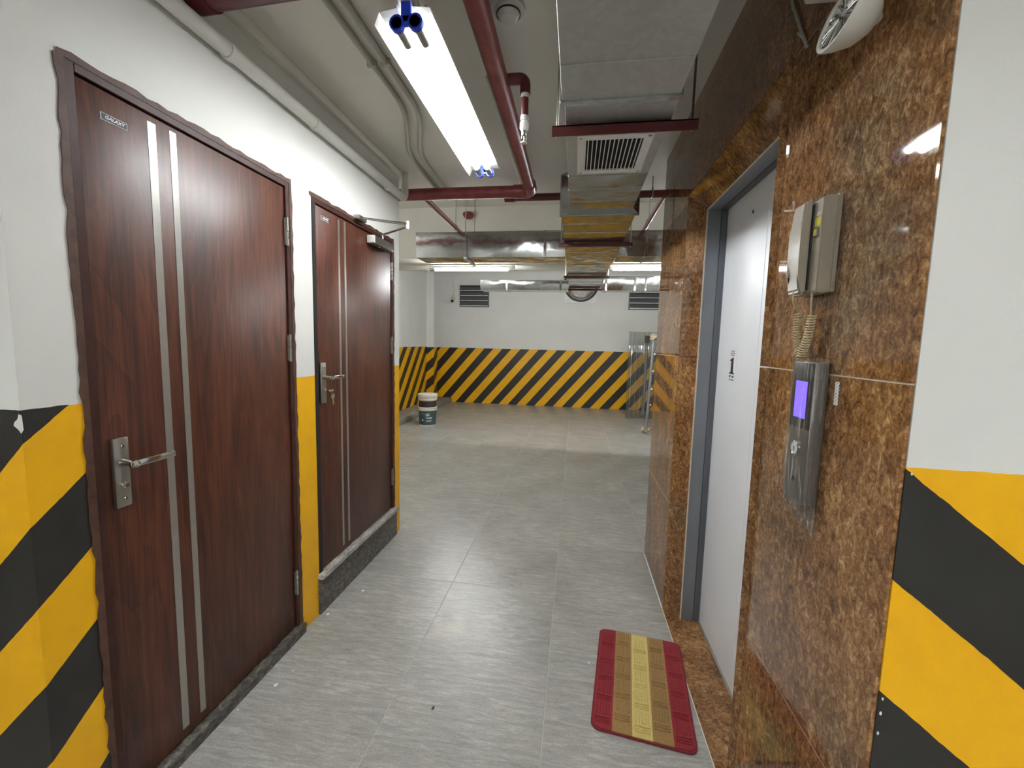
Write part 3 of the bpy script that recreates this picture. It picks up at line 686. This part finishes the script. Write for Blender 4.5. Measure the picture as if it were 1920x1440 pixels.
# white wall pipe with clips
wp = thing('white_pipe', (XL+.03, 1.8, 2.405), 'white plastic pipe clipped along the top of the left wall', 'pipe')
part('pipe_run', one(tube, bend([(XL+.032, YLF-.02, 2.40), (XL+.032, 2.892, 2.405), (XL+.032, 2.892, CEIL)], .06, 8), .026, 16), 'white_plastic', wp)
for y in (1.38, 1.86, 2.62): part('clip', one(tube, [(XL+.032, y-.012, 2.40), (XL+.032, y+.012, 2.40)], .030, 16), 'white_plastic', wp)
# ceiling conduits
A = [(-.885, .2), (-.885, 2.10), (-1.06, 2.55), (-1.085, 2.93)]
def conduit(dx, dy, lab):
    t = thing('ceiling_conduit', (-.885+dx, 1.5, CEIL-.02), lab, 'conduit', 'ceiling conduits')
    part('conduit_run', one(tube, bend([(x+dx, y+dy, CEIL-.013) for x, y in A]+[(-1.085+dx, YC, CEIL-.013)], .12, 6), .0125, 10), 'conduit', t)
    for y in (.9, 1.75): part('saddle', one(box, (-.885+dx-.02, y-.008, CEIL-.028), (-.885+dx+.02, y+.008, CEIL-.0005), .003), 'conduit', t)
conduit(0, 0, 'pale conduit bending along the ceiling, on the side of the white wall pipe'); conduit(.062, .03, 'pale conduit bending along the ceiling, on the side of the twin-tube light')
bm = BM(); tube(bm, [(-.425, 1.9, CEIL-.008), (-.44, YC, CEIL-.008)], .007, 8); solid('ceiling_conduit', bm, 'conduit', 'thin straight conduit on the ceiling beside the thick red pipe', 'conduit', 'ceiling conduits')
# upper corner trim of the wall (ceiling meets wall)
bm = BM(); box(bm, (XL+.0006, YLF, CEIL-.045), (XL+.03, YW2, CEIL-.0006), .004); struct('trim_3', bm, 'ceiling', 'plaster fillet where the left wall meets the ceiling', 'trim')
# smoke detector
sd = thing('smoke_detector', (-.275, 1.53, CEIL-.05), 'round white smoke detector on the ceiling beside the red pipe', 'smoke detector')
part('base', one(lathe, [(0, 0), (.056, 0), (.058, .012), (.05, .02), (0, .02)], 28, (-.272, 1.535, CEIL-.0205)), 'white_plastic', sd)
part('body', one(lathe, [(0, 0), (.026, 0), (.036, .008), (.042, .022), (.042, .028), (0, .028)], 28, (-.272, 1.535, CEIL-.048)), 'white_plastic', sd)
part('vent_ring', one(lathe, [(.0405, 0), (.0425, .002), (.0425, .005), (.0405, .007)], 28, (-.272, 1.535, CEIL-.035)), 'ink', sd)
# alarm bell on the beam
ab = thing('alarm_bell', (-1.41, 5.40, 3.02), 'red dome alarm on the garage beam', 'alarm')
part('back_box', one(box, (-1.47, 5.39, 3.03), (-1.35, 5.419, 3.09), .004), 'white_plastic', ab)
part('dome', one(lathe, [(0, 0), (.03, .005), (.055, .02), (.075, .05), (.075, .055), (0, .055)], 20, (-1.41, 5.335, 2.98), (0, .3, 1)), 'red', ab)

# ================================================================== DUCTS
Z1, Z2 = 2.20, 2.185
md = thing('air_duct', (.11, 2.5, Z2), 'galvanised rectangular main air duct under the ceiling along the corridor', 'air duct')
def seams(t, x0, x1, ys, z, mat): 
    for y in ys: part('seam', one(box, (x0, y-.003, z-.003), (x1, y+.003, z+.001), .001, 1), mat, t)
a = part('duct_section', one(box, (-.073, -1.4, Z1), (.293, 1.44, 2.50), .001, 1), 'galv_dull', md); seams(a, -.072, .292, (.55, .95, 1.26), Z1, 'galv_dull')
a = part('duct_section', one(box, (-.064, 1.445, Z1), (.297, 2.04, 2.42), .001, 1), 'galv_dull', md)
a = part('duct_section', one(box, (-.064, 2.041, Z1), (.297, 2.53, 2.42), .001, 1), 'galv', md); seams(a, -.063, .296, (2.045, 2.22, 2.40), Z1, 'galv')
part('flange', one(box, (-.079, 1.43, Z1-.008), (.301, 1.452, 2.425), .001, 1), 'galv', md)
bm = BM(); hexa(bm, [(-.064, 2.53, Z1), (.297, 2.53, Z1), (.335, 2.595, Z2), (-.119, 2.595, Z2), (-.064, 2.53, 2.42), (.297, 2.53, 2.42), (.335, 2.595, 2.42), (-.119, 2.595, 2.42)]); part('flared_transition', bm, 'galv', md)
part('flange', one(box, (-.123, 2.593, Z2-.004), (.339, 2.612, 2.42), .001, 1), 'galv', md)
a = part('duct_section', one(box, (-.113, 2.612, Z2), (.320, 4.1, 2.40), .001, 1), 'galv', md); seams(a, -.112, .319, (2.78, 3.0, 3.42, 3.62, 3.85), Z2, 'galv')
a = part('duct_section', one(box, (-.113, 4.105, Z2), (.305, 5.86, 2.40), .001, 1), 'galv', md); seams(a, -.112, .304, (4.3, 4.5, 4.72, 5.05, 5.3, 5.5), Z2, 'galv')
def branch(x0, x1, y0, y1, z0, z1, lab, joints):
    t = thing('branch_duct', ((x0+x1)/2, (y0+y1)/2, z0), lab, 'air duct', 'branch ducts')
    zc = z0+(z1-z0)*.42
    b = BM(); pr = [(y0, z1), (y0, zc), (y0+.012, z0), (y1, z0), (y1, z1)]; prism(b, pr, x0, x1, 'x'); part('duct_section', b, 'galv', t)
    for x in joints: part('seam', one(box, (x-.012, y0-.006, z0-.006), (x+.012, y1+.004, z1+.004), .001, 1), 'galv', t)
    part('end_rim', one(box, (x0-.002, y0-.005, z1-.010), (x1, y0+.004, z1), .001, 1), 'galv', t)
    return t
branch(-1.50, -.120, 3.80, 4.08, 2.19, 2.415, 'shiny branch duct running left, in front of the garage beam', (-.30,))
branch(.326, 2.6, 3.80, 4.08, 2.19, 2.405, 'shiny branch duct running right behind the granite wall, in front of the garage beam', (.57,))
branch(-1.29, -.120, 5.56, 5.80, 2.12, 2.245, 'thin shiny branch duct running left under the garage beam, near the convex mirror', (-.93, -.22))
branch(.312, 2.6, 5.56, 5.78, 2.12, 2.30, 'shiny branch duct running right under the garage beam, near the convex mirror', (.36, .85, .72))
# red angle brackets with threaded rods under the main duct
def bracket(y, x0, x1, z, lab, top, w=.036):
    t = thing('duct_bracket', ((x0+x1)/2, y, z), lab, 'bracket', 'red duct brackets')
    b = BM(); box(b, (x0, y-.002, z-w), (x1, y+.002, z)); box(b, (x0, y-.002, z-.004), (x1, y+w, z)); part('angle_bar', b, 'red_dark', t)
    for x in (x0+.018, x1-.016):
        part('threaded_rod', one(tube, [(x, y+w*.55, z-.03), (x, y+w*.55, top)], .004, 8), 'steel', t)
        part('nut', one(lathe, [(0, 0), (.008, 0), (.008, .007), (0, .007)], 6, (x, y+w*.55, z-.012)), 'steel', t)
bracket(1.575, -.112, .386, Z1-.006, 'dark red angle bar carrying the duct in front of the ceiling grille', CEIL)
bracket(3.27, -.155, .392, Z2-.004, 'dark red angle bar carrying the duct beside the first branch ducts', CEIL, .028)
bracket(4.80, -.155, .345, Z2-.004, 'dark red angle bar under the wavy part of the duct', CEIL2, .028)
bracket(5.87, -.17, .345, Z2-.004, 'dark red angle bar at the far end of the duct', 2.5, .028)
bt = thing('duct_bracket', (-1.02, 3.95, 2.18), 'pale angle bar carrying the left branch duct', 'bracket', 'pale duct brackets')
part('angle_bar', one(box, (-1.035, 3.77, 2.168), (-1.005, 4.12, 2.187), .001, 1), 'white_metal', bt)
for y in (3.775, 4.11): part('threaded_rod', one(tube, [(-1.02, y, 2.16), (-1.02, y, CEIL2)], .004, 6), 'steel', bt)
# grille under the duct
g0, g1, h0, h1 = -.022, .258, 1.655, 2.004
gr = thing('air_grille', ((g0+g1)/2, (h0+h1)/2, Z1-.01), 'white square air grille under the main duct', 'air grille')
bw = .034; bm = BM()
for a in ((g0, h0, g1, h0+bw), (g0, h1-bw, g1, h1), (g0, h0+bw, g0+bw, h1-bw), (g1-bw, h0+bw, g1, h1-bw)): box(bm, (a[0], a[1], Z1-.009), (a[2], a[3], Z1-.0005), .001, 1)
part('frame', bm, 'white_metal', gr)
part('dark_throat', one(box, (g0+bw, h0+bw, Z1-.0012), (g1-bw, h1-bw, Z1-.0006)), 'void', gr)
for k in range(13):
    x = g0+bw+(g1-g0-2*bw)*(k+.5)/13; part('slat', one(box, (x-.0018, h0+bw, Z1-.009), (x+.0018, h1-bw, Z1-.0015)), 'white_metal', gr)
for x in (g0+.015, g1-.015):
    for y in (h0+.015, h1-.015): part('screw', one(lathe, [(0, 0), (.006, .002), (.007, .004), (0, .004)], 12, (x, y, Z1-.013)), 'chrome', gr)

# ================================================================== BACK WALL FITTINGS
def vent(x0, x1, z0, z1, n, lab):
    t = thing('wall_vent', ((x0+x1)/2, YB, z0), lab, 'vent', 'grey louvred wall vents'); y = YB-.001
    bm = BM()
    for a in ((x0, z0, x1, z0+.02), (x0, z1-.02, x1, z1), (x0, z0, x0+.02, z1), (x1-.02, z0, x1, z1)): box(bm, (a[0], y-.04, a[1]), (a[2], y, a[3]))
    part('frame', bm, 'louver', t); part('dark_opening', one(box, (x0+.02, y-.006, z0+.02), (x1-.02, y-.001, z1-.02)), 'void', t)
    for k in range(n):
        za = z0+.02+(z1-z0-.04)*k/n; zb = za+(z1-z0-.04)/n
        bm = BM(); hexa(bm, [(x0+.02, y-.045, za+.008), (x1-.02, y-.045, za+.008), (x1-.02, y-.04, za+.008), (x0+.02, y-.04, za+.008), (x0+.02, y-.012, zb-.012), (x1-.02, y-.012, zb-.012), (x1-.02, y-.007, zb-.012), (x0+.02, y-.007, zb-.012)])
        part('slat', bm, 'louver', t)
        part('slat_lip', one(box, (x0+.02, y-.05, za+.0), (x1-.02, y-.043, za+.012)), 'white_metal', t)
vent(-2.655, -1.975, 2.215, 2.70, 4, 'grey louvred vent on the back wall beside the security camera')
vent(1.105, 1.78, 2.195, 2.68, 4, 'grey louvred vent on the back wall above the clear plastic sheet')
cm = onx(850, 564, 0) if False else ony(851, 565, YB)
cc = thing('security_camera', (cm.x, YB, cm.z), 'small white security camera on the back wall', 'security camera')
part('mount', one(lathe, [(0, 0), (.05, 0), (.05, .02), (.02, .05), (0, .05)], 20, (cm.x, YB-.001, cm.z+.09), (0, -1, 0)), 'white_plastic', cc)
part('body', one(tube, [(cm.x, YB-.04, cm.z+.05), (cm.x+.02, YB-.2, cm.z-.01)], .04, 16), 'white_plastic', cc)
part('lens', one(tube, [(cm.x+.02, YB-.19, cm.z-.006), (cm.x+.021, YB-.206, cm.z-.012)], .032, 16), 'void', cc)
part('cable_conduit', one(box, (cm.x-.012, YB-.02, cm.z+.13), (cm.x+.012, YB-.001, cm.z+.5)), 'white_plastic', cc)
mc = ony(1090, 533, YB-.1)
mr = thing('convex_mirror', (mc.x, YB, mc.z-.4), 'round convex safety mirror on the back wall behind the duct end', 'mirror')
part('back_plate', one(box, (mc.x-.36, YB-.02, mc.z-.40), (mc.x+.36, YB-.001, mc.z+.2), .004), 'white_metal', mr)
tilt = Vector((0, -1, -.22)).normalized(); base = Vector((mc.x, YB-.10, mc.z))
part('dome', one(lathe, [(.34*math.cos(a), .10*math.sin(a)) for a in [k*PI/2/9 for k in range(9)]]+[(0, .10)], 32, base, tilt), 'mirror', mr)
part('rim', one(lathe, [(.335, -.02), (.375, -.02), (.38, .0), (.372, .015), (.338, .012)], 32, base, tilt), 'black', mr)
part('arm', one(tube, [(mc.x, YB-.003, mc.z), (mc.x, YB-.12, mc.z)], .03, 12), 'steel', mr)
# ---- pails
bx, by = -2.43, 6.69
def pail(z, body, lab, h=.345, band=None):
    t = thing('paint_pail', (bx, by, z), lab, 'pail', 'stacked paint pails')
    r0, r1 = .135, .150
    part('body', one(lathe, [(0, 0), (r0, 0), (r0+.003, .006), (r1, h-.03), (r1-.003, h-.03), (r0, .012), (0, .012)], 32, (bx, by, z)), 'bucket_w', t)
    a, b = body[0], body[1]
    part('label_band', one(lathe, [(r0+.003+(r1-r0-.003)*(a-.006)/(h-.036)+.0012, a), (r0+.003+(r1-r0-.003)*(b-.006)/(h-.036)+.0012, b)], 32, (bx, by, z)), body[2], t)
    part('rim', one(lathe, [(r1, h-.085), (r1+.010, h-.083), (r1+.011, h-.065), (r1+.004, h-.06), (r1+.012, h-.05), (r1+.012, h-.03), (r1, h-.028)], 32, (bx, by, z)), 'bucket_w', t)
    return t
p1 = pail(0, (.02, .255, 'bucket_g'), 'grey-green labelled paint pail standing on the garage floor')
part('wire_handle', one(tube, [(bx-.16+.32*k/12, by-.155*math.sin(PI*k/12)-.002, .27-.06*math.sin(PI*k/12)) for k in range(13)], .0035, 6), 'steel', p1)
cam_dir = (Vector((0, 0, 0))-Vector((bx, by, 0))).normalized(); rt = Vector((-cam_dir.y, cam_dir.x, 0))
bm = BM()
for (u, v, wd, hh) in ((.00, .205, .06, .008), (.0, .185, .06, .008), (.0, .175, .05, .006), (-.01, .13, .014, .022), (.015, .13, .014, .02), (.04, .125, .016, .03), (.065, .13, .014, .02), (.02, .085, .08, .01), (-.09, .09, .022, .022)):
    th = math.atan2(cam_dir.y, cam_dir.x)+u/.15
    c0 = Vector((bx, by, v))+Vector((math.cos(th), math.sin(th), 0))*.1485; tg = Vector((-math.sin(th), math.cos(th), 0)); nr = Vector((math.cos(th), math.sin(th), 0))
    hexa(bm, [c0-tg*wd/2-nr*.01, c0+tg*wd/2-nr*.01, c0+tg*wd/2, c0-tg*wd/2, c0-tg*wd/2-nr*.01+Vector((0, 0, hh)), c0+tg*wd/2-nr*.01+Vector((0, 0, hh)), c0+tg*wd/2+Vector((0, 0, hh)), c0-tg*wd/2+Vector((0, 0, hh))])
part('label_print', bm, 'paper', p1)
p2 = pail(.16, (.16, .262, 'bucket_d'), 'white-lidded paint pail nested in the lower pail', .36)
part('lid', one(lathe, [(0, 0), (.150, 0), (.164, -.006), (.166, -.03), (.160, -.034), (.160, -.006)][::-1], 32, (bx, by, .535)), 'bucket_w', p2)
part('lid_rib', one(lathe, [(.160, 0), (.167, .003), (.167, .010), (.160, .013)], 32, (bx, by, .487)), 'bucket_w', p2)
# ---- corrugated sheet and poles leaning behind the granite pier
b0 = Vector((1.02, 8.3, 0)); W = .74
bm = BM(); nx, nz = 96, 6; rows = []
for j in range(nz+1):
    z = 1.70*j/nz; row = []
    for i in range(nx+1):
        s = i/nx*W; row.append(bm.verts.new((b0.x+s+.03*j/nz, b0.y+.03*math.sin(s*2*PI/.095)+.30*j/nz+.10*math.sin(s*3.5), z)))
    rows.append(row)
for A_, B_ in zip(rows, rows[1:]):
    for i in range(nx): bm.faces.new((A_[i], A_[i+1], B_[i+1], B_[i]))
o = solid('corrugated_sheet', bm, 'sheet', 'clear corrugated plastic sheet leaning by the back wall', 'plastic sheet')
md_ = o.modifiers.new('thick', 'SOLIDIFY'); md_.thickness = .003
pb = onz(1211, 812, 0); pt = ony(1226, 632, 7.1)
pl = thing('steel_pole', (pb.x, pb.y, 0), 'thin galvanised pole with rope ends standing beside the granite pier', 'pole')
part('shaft', one(tube, [(pb.x, pb.y, .05), (pt.x, pt.y, pt.z)], .022, 12), 'steel_pole', pl)
for k, f in enumerate((.28, .45, .64, .82)): 
    q = Vector((pb.x, pb.y, .03)).lerp(pt, f); part('lug', one(box, (q.x+.012, q.y-.014, q.z-.014), (q.x+.045, q.y+.014, q.z+.014), .004), 'white_plastic', pl)
rn = random.Random(4)
for e, (q, s) in enumerate(((Vector((pb.x, pb.y, .045)), 1), (pt, .8))):
    bm = BM()
    for k in range(9):
        a = k*2*PI/9+rn.random(); r = (.055+.03*rn.random())*s; z = q.z+(rn.random()-.5)*.06
        tube(bm, [(q.x+r*math.cos(a+i*.5), q.y+r*math.sin(a+i*.5), max(.008, z+.03*math.sin(i*1.3+k))) for i in range(7)], .007, 5)
    part('rope_wrap', bm, 'rope', pl)
qb = onz(1205, 778, 0); qt = ony(1214, 634, 8.9)
pk = thing('steel_pole', (qb.x, qb.y, 0), 'dark-capped pole leaning behind the clear corrugated sheet', 'pole')
part('shaft', one(tube, [(qb.x, qb.y, .03), (qt.x, qt.y, qt.z)], .03, 12), 'steel_pole', pk)
part('cap', one(tube, [(qt.x, qt.y, qt.z-.10), (qt.x, qt.y, qt.z+.05)], .055, 12), 'black', pk)
part('foot', one(lathe, [(0, 0), (.09, 0), (.05, .05), (.03, .10), (0, .1)], 12, (qb.x, qb.y, .001)), 'steel_pole', pk)

# ================================================================== RIGHT WALL FITTINGS
# ---- intercom handset
ph = thing('intercom_phone', (XR, 1.0, 1.54), 'beige-grey wall intercom phone on the granite beside the lift', 'intercom')
pz0, pz1 = 1.538, 1.735
bm = BM(); prism(bm, [(XR-.001, pz0+.006), (XR-.001, pz1), (XR-.024, pz1+.001), (XR-.034, pz1-.004), (XR-.034, pz0+.004), (XR-.026, pz0)], .964, 1.062, 'y')
bmesh.ops.bevel(bm, geom=bm.edges[:], offset=.0018, segments=2, affect='EDGES'); part('base', bm, 'beige', ph)
part('wall_plate', one(box, (XR-.008, .960, pz0+.002), (XR-.0005, 1.064, pz1+.002), .001, 1), 'beige', ph)
hb = BM(); prism(hb, [(XR-.036, pz0+.004), (XR-.036, pz1-.002), (XR-.050, pz1-.001), (XR-.053, pz1-.012), (XR-.057, pz1-.06), (XR-.057, pz0+.075), (XR-.052, pz0+.045), (XR-.053, pz0+.008), (XR-.048, pz0+.001)], .996, 1.045, 'y')
bmesh.ops.bevel(hb, geom=hb.edges[:], offset=.004, segments=2, affect='EDGES'); hs = part('handset', hb, 'beige', ph)
part('cradle_groove', one(box, (XR-.037, .9945, pz0+.01), (XR-.0335, 1.047, pz1-.01)), 'ink', ph)
bt_ = part('call_button', one(box, (XR-.0375, .972, 1.655), (XR-.033, .988, 1.673), .001, 1), 'panel_grey', ph)
part('button_face', one(box, (XR-.0385, .976, 1.658), (XR-.036, .984, 1.670)), 'yellow_label', bt_)
part('yellow_sticker', one(box, (XR-.0347, .970, 1.676), (XR-.0338, .989, 1.694)), 'yellow_label', ph)
for z in (1.698, 1.7025): part('white_print', one(box, (XR-.0347, .971, z), (XR-.0338, .986, z+.002)), 'paper', ph)
# coiled cord: down from the handset, up to the base
cord = BM()
def coil(path, turns, R, r):
    fr = []; n = turns*10; P_ = [Vector(p) for p in path]
    def at(t): 
        t *= len(P_)-1; i = min(int(t), len(P_)-2); return P_[i].lerp(P_[i+1], t-i)
    pts = []
    for i in range(n+1):
        t = i/n; p = at(t); d = (at(min(1, t+.02))-at(max(0, t-.02))).normalized(); a = Vector((1, 0, 0)); a = (a-d*a.dot(d)).normalized(); b_ = d.cross(a)
        th = 2*PI*turns*t; pts.append(p+a*R*math.cos(th)+b_*R*math.sin(th))
    tube(cord, pts, r, 6)
cx = XR-.022
ct = onx(1498, 588, cx); cb = onx(1500, 672, cx); c2 = onx(1524, 590, cx)
coil([(cx, ct.y, ct.z), (cx, ct.y+.001, ct.z-.05), (cx, cb.y, cb.z)], 18, .0078, .0017)
coil([(cx, cb.y-.003, cb.z+.004), (cx, (cb.y+c2.y)/2-.007, (cb.z+c2.z)/2), (cx, c2.y, c2.z)], 17, .0078, .0017)
tube(cord, bend([(XR-.05, 1.02, pz0+.01), (XR-.05, 1.02, pz0-.015), (cx, ct.y-.002, ct.z+.005), (cx, ct.y, ct.z-.01)], .012), .0021, 6)
tube(cord, bend([(XR-.03, .985, pz0+.01), (XR-.03, .985, pz0-.016), (cx, c2.y+.008, c2.z+.002), (cx, c2.y+.012, c2.z-.03)], .012), .0021, 6)
part('coiled_cord', cord, 'cord', ph, 'cream coiled cord')
# ---- lift call panel
cp = thing('call_panel', (XR, .99, 1.1), 'slim lift call panel with a glowing blue screen below the intercom', 'call panel')
ya, yb2, za, zb = .947, 1.031, 1.085, 1.395; xf = XR-.03
bm = BM(); box(bm, (xf, ya, za), (XR-.0005, yb2, zb), .004); part('body', bm, 'panel_grey', cp)
part('display_glass', one(box, (xf-.0012, ya+.002, 1.250), (xf+.002, yb2-.002, zb-.003), .0008), 'black', cp)
part('screen', one(box, (xf-.0017, .966, 1.272), (xf-.0008, 1.012, 1.352)), 'screen', cp, 'glowing blue-violet display')
b = part('call_button', one(lathe, [(0, 0), (.0165, 0), (.0165, .004), (.014, .0055), (.013, .0045), (0, .0045)], 28, (xf, .990, 1.203), (-1, 0, 0)), 'chrome', cp)
part('button_face', one(lathe, [(0, .005), (.0125, .005), (.0125, .003), (0, .003)][::-1], 24, (xf, .990, 1.203), (-1, 0, 0)), 'paper', b)
bm = BM(); prism(bm, [(.990-.004, 1.2035), (.990, 1.208), (.990+.004, 1.2035)], xf-.0056, xf-.0048, 'x'); prism(bm, [(.990-.004, 1.2015), (.990, 1.197), (.990+.004, 1.2015)], xf-.0056, xf-.0048, 'x'); part('arrow_print', bm, 'ink_light', b)
part('key_switch', one(lathe, [(.006, 0), (.006, .002), (.003, .002), (.003, 0)], 16, (xf, .990, 1.135), (-1, 0, 0)), 'ink', cp)
# plastic bag pulled over the panel
bm = BM(); nz, na = 34, 40; rows = []
for j in range(nz+1):
    z = 1.038+(1.402-1.038)*j/nz; row = []
    low = max(0, (1.10-z)/.062)
    for i in range(na):
        a = 2*PI*i/na; hy, hxx = .0465, .0185
        ca, sa = math.cos(a), math.sin(a); q = 5
        rr_ = (abs(ca)**q+abs(sa)**q)**(-1/q)
        wr = .0015*math.sin(7*a+z*33)+.0011*math.sin(13*a-z*51)+.0009*math.sin(29*a+z*17)
        flat = 1-.72*min(1, low)
        yy = .989+(hy*ca*rr_+wr)*(1+.04*low)+.006*low*math.sin(3*z*40); xx = XR-.0195+(hxx*flat*sa*rr_+wr)+.012*min(1, low)
        zz = z+(.012*math.sin(a*1.0+1.2) if j == 0 else 0)
        row.append(bm.verts.new((min(xx, XR-.0015), yy, zz)))
    rows.append(row)
for A_, B_ in zip(rows, rows[1:]):
    for i in range(na): bm.faces.new((A_[i], A_[(i+1) % na], B_[(i+1) % na], B_[i]))
solid('plastic_bag', bm, 'wrap', 'crinkled clear plastic bag pulled over the lift call panel', 'plastic bag')
# ---- white marks modelled in place of a display reflection in the granite
sk = thing('reflection_strip', (XR, .92, 1.31), 'small white chain-patterned strip modelled as a reflection in the granite beside the call panel', 'sticker')
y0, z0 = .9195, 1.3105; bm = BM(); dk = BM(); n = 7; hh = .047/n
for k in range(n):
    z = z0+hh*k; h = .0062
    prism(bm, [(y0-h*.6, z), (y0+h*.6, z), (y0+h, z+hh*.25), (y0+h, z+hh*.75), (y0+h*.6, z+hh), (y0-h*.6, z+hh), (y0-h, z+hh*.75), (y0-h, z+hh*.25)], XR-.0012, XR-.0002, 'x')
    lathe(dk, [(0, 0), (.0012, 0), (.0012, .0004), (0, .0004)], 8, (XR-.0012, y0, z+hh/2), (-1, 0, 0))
part('white_strip', bm, 'paper', sk); part('reflection_dots', dk, 'ink', sk)
# ---- emergency lamp
lc = onx(1582, 26, XR-.085)
el = thing('emergency_light', (XR, lc.y, lc.z), 'white emergency light with a round spot head on the upper granite wall', 'emergency light')
part('housing', one(box, (XR-.075, .78, 2.145), (XR-.001, 1.04, 2.30), .01), 'white_plastic', el)
n = Vector((-.93, -.07, .26)).normalized(); HS = .86
hd = part('lamp_head', one(lathe, [(r_*HS, h_*HS) for r_, h_ in [(0, -.062), (.025, -.058), (.045, -.042), (.060, -.016), (.066, .0), (.066, .006), (.059, .006), (.056, -.002)]], 32, lc, n), 'white_plastic', el)
part('reflector', one(lathe, [(r_*HS, h_*HS) for r_, h_ in [(0, -.04), (.015, -.037), (.035, -.026), (.050, -.010), (.057, .001)]], 32, lc, n), 'lens', hd)
pr = BM(); q = Vector((0, 0, 1)).rotation_difference(n)
for k in range(24):
    a = 2*PI*k/24; p0 = lc+q @ Vector((.010*math.cos(a), .010*math.sin(a), .0005)); p1_ = lc+q @ Vector((.047*math.cos(a), .047*math.sin(a), .0005)); tube(pr, [p0, p1_], [.0008, .0022], 5)
part('lens_ribs', pr, 'chrome', hd)
part('bulb', one(lathe, [(0, -.012), (.008, -.02), (.008, -.036), (0, -.036)], 12, lc, n), 'white_plastic', hd)
part('bracket', one(tube, [lc-n*.05, (XR-.05, lc.y+.03, 2.16)], .014, 12), 'white_plastic', el)
ca = onx(1483, 0, XR-.006); cb_ = onx(1500, 50, XR-.006); cc_ = onx(1513, 88, XR-.006)
bm = BM(); tube(bm, bend([(XR-.006, ca.y+.03, CEIL-.02), (XR-.006, ca.y, ca.z), (XR-.006, cb_.y, cb_.z), (XR-.006, cc_.y, cc_.z)], .03), .0035, 8)
tube(bm, bend([(XR-.006, cc_.y, cc_.z), (XR-.006, cc_.y+.018, cc_.z+.03), (XR-.006, cb_.y+.006, cb_.z-.01)], .015), .003, 8)
solid('lamp_cable', bm, 'conduit', 'loose grey cable dangling beside the emergency light', 'cable')

# ================================================================== FLOOR THINGS
mt = thing('door_mat', (.328, 1.705, 0), 'red, tan and cream striped door mat on the floor before the lift', 'door mat')
mt.rotation_euler = (0, 0, -.121); LOC[mt.name] = Vector((0, 0, 0))
MW, ML, MR = .187, .284, .035
def rrect(hw, hl, r, n=6):
    out = []
    for cx_, cy_, a0 in ((hw-r, hl-r, 0), (-hw+r, hl-r, PI/2), (-hw+r, -hl+r, PI), (hw-r, -hl+r, 3*PI/2)):
        for k in range(n+1): a = a0+PI/2*k/n; out.append((cx_+r*math.cos(a), cy_+r*math.sin(a)))
    return out
part('binding', one(prism, rrect(MW, ML, MR), .002, .008, 'z'), 'mat_trim', mt)
sw = (MW-.006)*2/5
for k, m_ in enumerate(('mat_red', 'mat_tan', 'mat_cream', 'mat_tan', 'mat_red')):
    x0 = -MW+.006+sw*k; x1 = x0+sw; hl = ML-.006; r = MR-.004
    if k == 0: poly = [(x1, hl)]+[p for p in rrect(MW-.006, hl, r) if p[0] < x0+r+.001]+[(x1, -hl)]
    elif k == 4: 
        rr2 = rrect(MW-.006, hl, r); poly = [(x0, -hl)]+[p for p in rr2[21:] if p[0] > x1-r-.001]+[p for p in rr2[:7]]+[(x0, hl)]
    else: poly = [(x0, -hl), (x1, -hl), (x1, hl), (x0, hl)]
    s_ = part('stripe', one(prism, poly, .006, .0115, 'z'), m_, mt)
    bm = BM(); rn = random.Random(k)
    npat = 5; L = 2*hl*.92/npat
    for j in range(npat):
        yb_ = -hl*.92+L*j+(.5*L if k % 2 else 0)*.6
        for q in range(3):
            y = yb_+q*.011
            if abs(y) < hl-.02: box(bm, (x0+.008, y, .0105), (x1-.008, y+.006, .0158), .002, 1)
        for q in range(5):
            x = x0+.012+q*(sw-.028)/4
            y1_ = min(yb_+L-.012, hl-.012); y0_ = max(yb_+.038, -hl+.012)
            if y1_-y0_ > .02: box(bm, (x, y0_, .0105), (x+.005, y1_, .0142), .0015, 1)
    part('raised_pile', bm, m_, s_)
rn = random.Random(11)
CH = [((517, 1285), .012, 'largest white paint fleck on the tiles off the near door threshold'), ((680, 1108), .011, 'round white paint fleck on the tiles in front of the granite door step'),
      ((615, 1152), .010, 'white paint fleck at the foot of the yellow pier beside the granite step'), ((1104, 1244), .006, 'tiny white speck on the tiles beside the door mat')]
CH += [(p_, .0055, 'tiny white speck close along the near door threshold') for p_ in ((549, 1258), (446, 1331), (413, 1340))]
for (px, py), r, lab in CH:
    p = onz(px, py, 0); bm = BM()
    prism(bm, [(p.x+r*(.5+.5*rn.random())*math.cos(a)*.8, p.y+r*(.5+.5*rn.random())*math.sin(a)) for a in [k*2*PI/7 for k in range(7)]], .0004, .0022, 'z')
    solid('paint_chip', bm, 'paper', lab, 'paint chip', 'white paint flecks on the floor')
p = onz(812, 1328, 0); bm = BM(); prism(bm, [(p.x-.004, p.y-.008), (p.x+.005, p.y-.004), (p.x+.003, p.y+.009), (p.x-.003, p.y+.006)], .0004, .003, 'z')
solid('dry_leaf_bit', bm, 'ink', 'tiny dark brown scrap lying on the grey floor tiles', 'scrap')
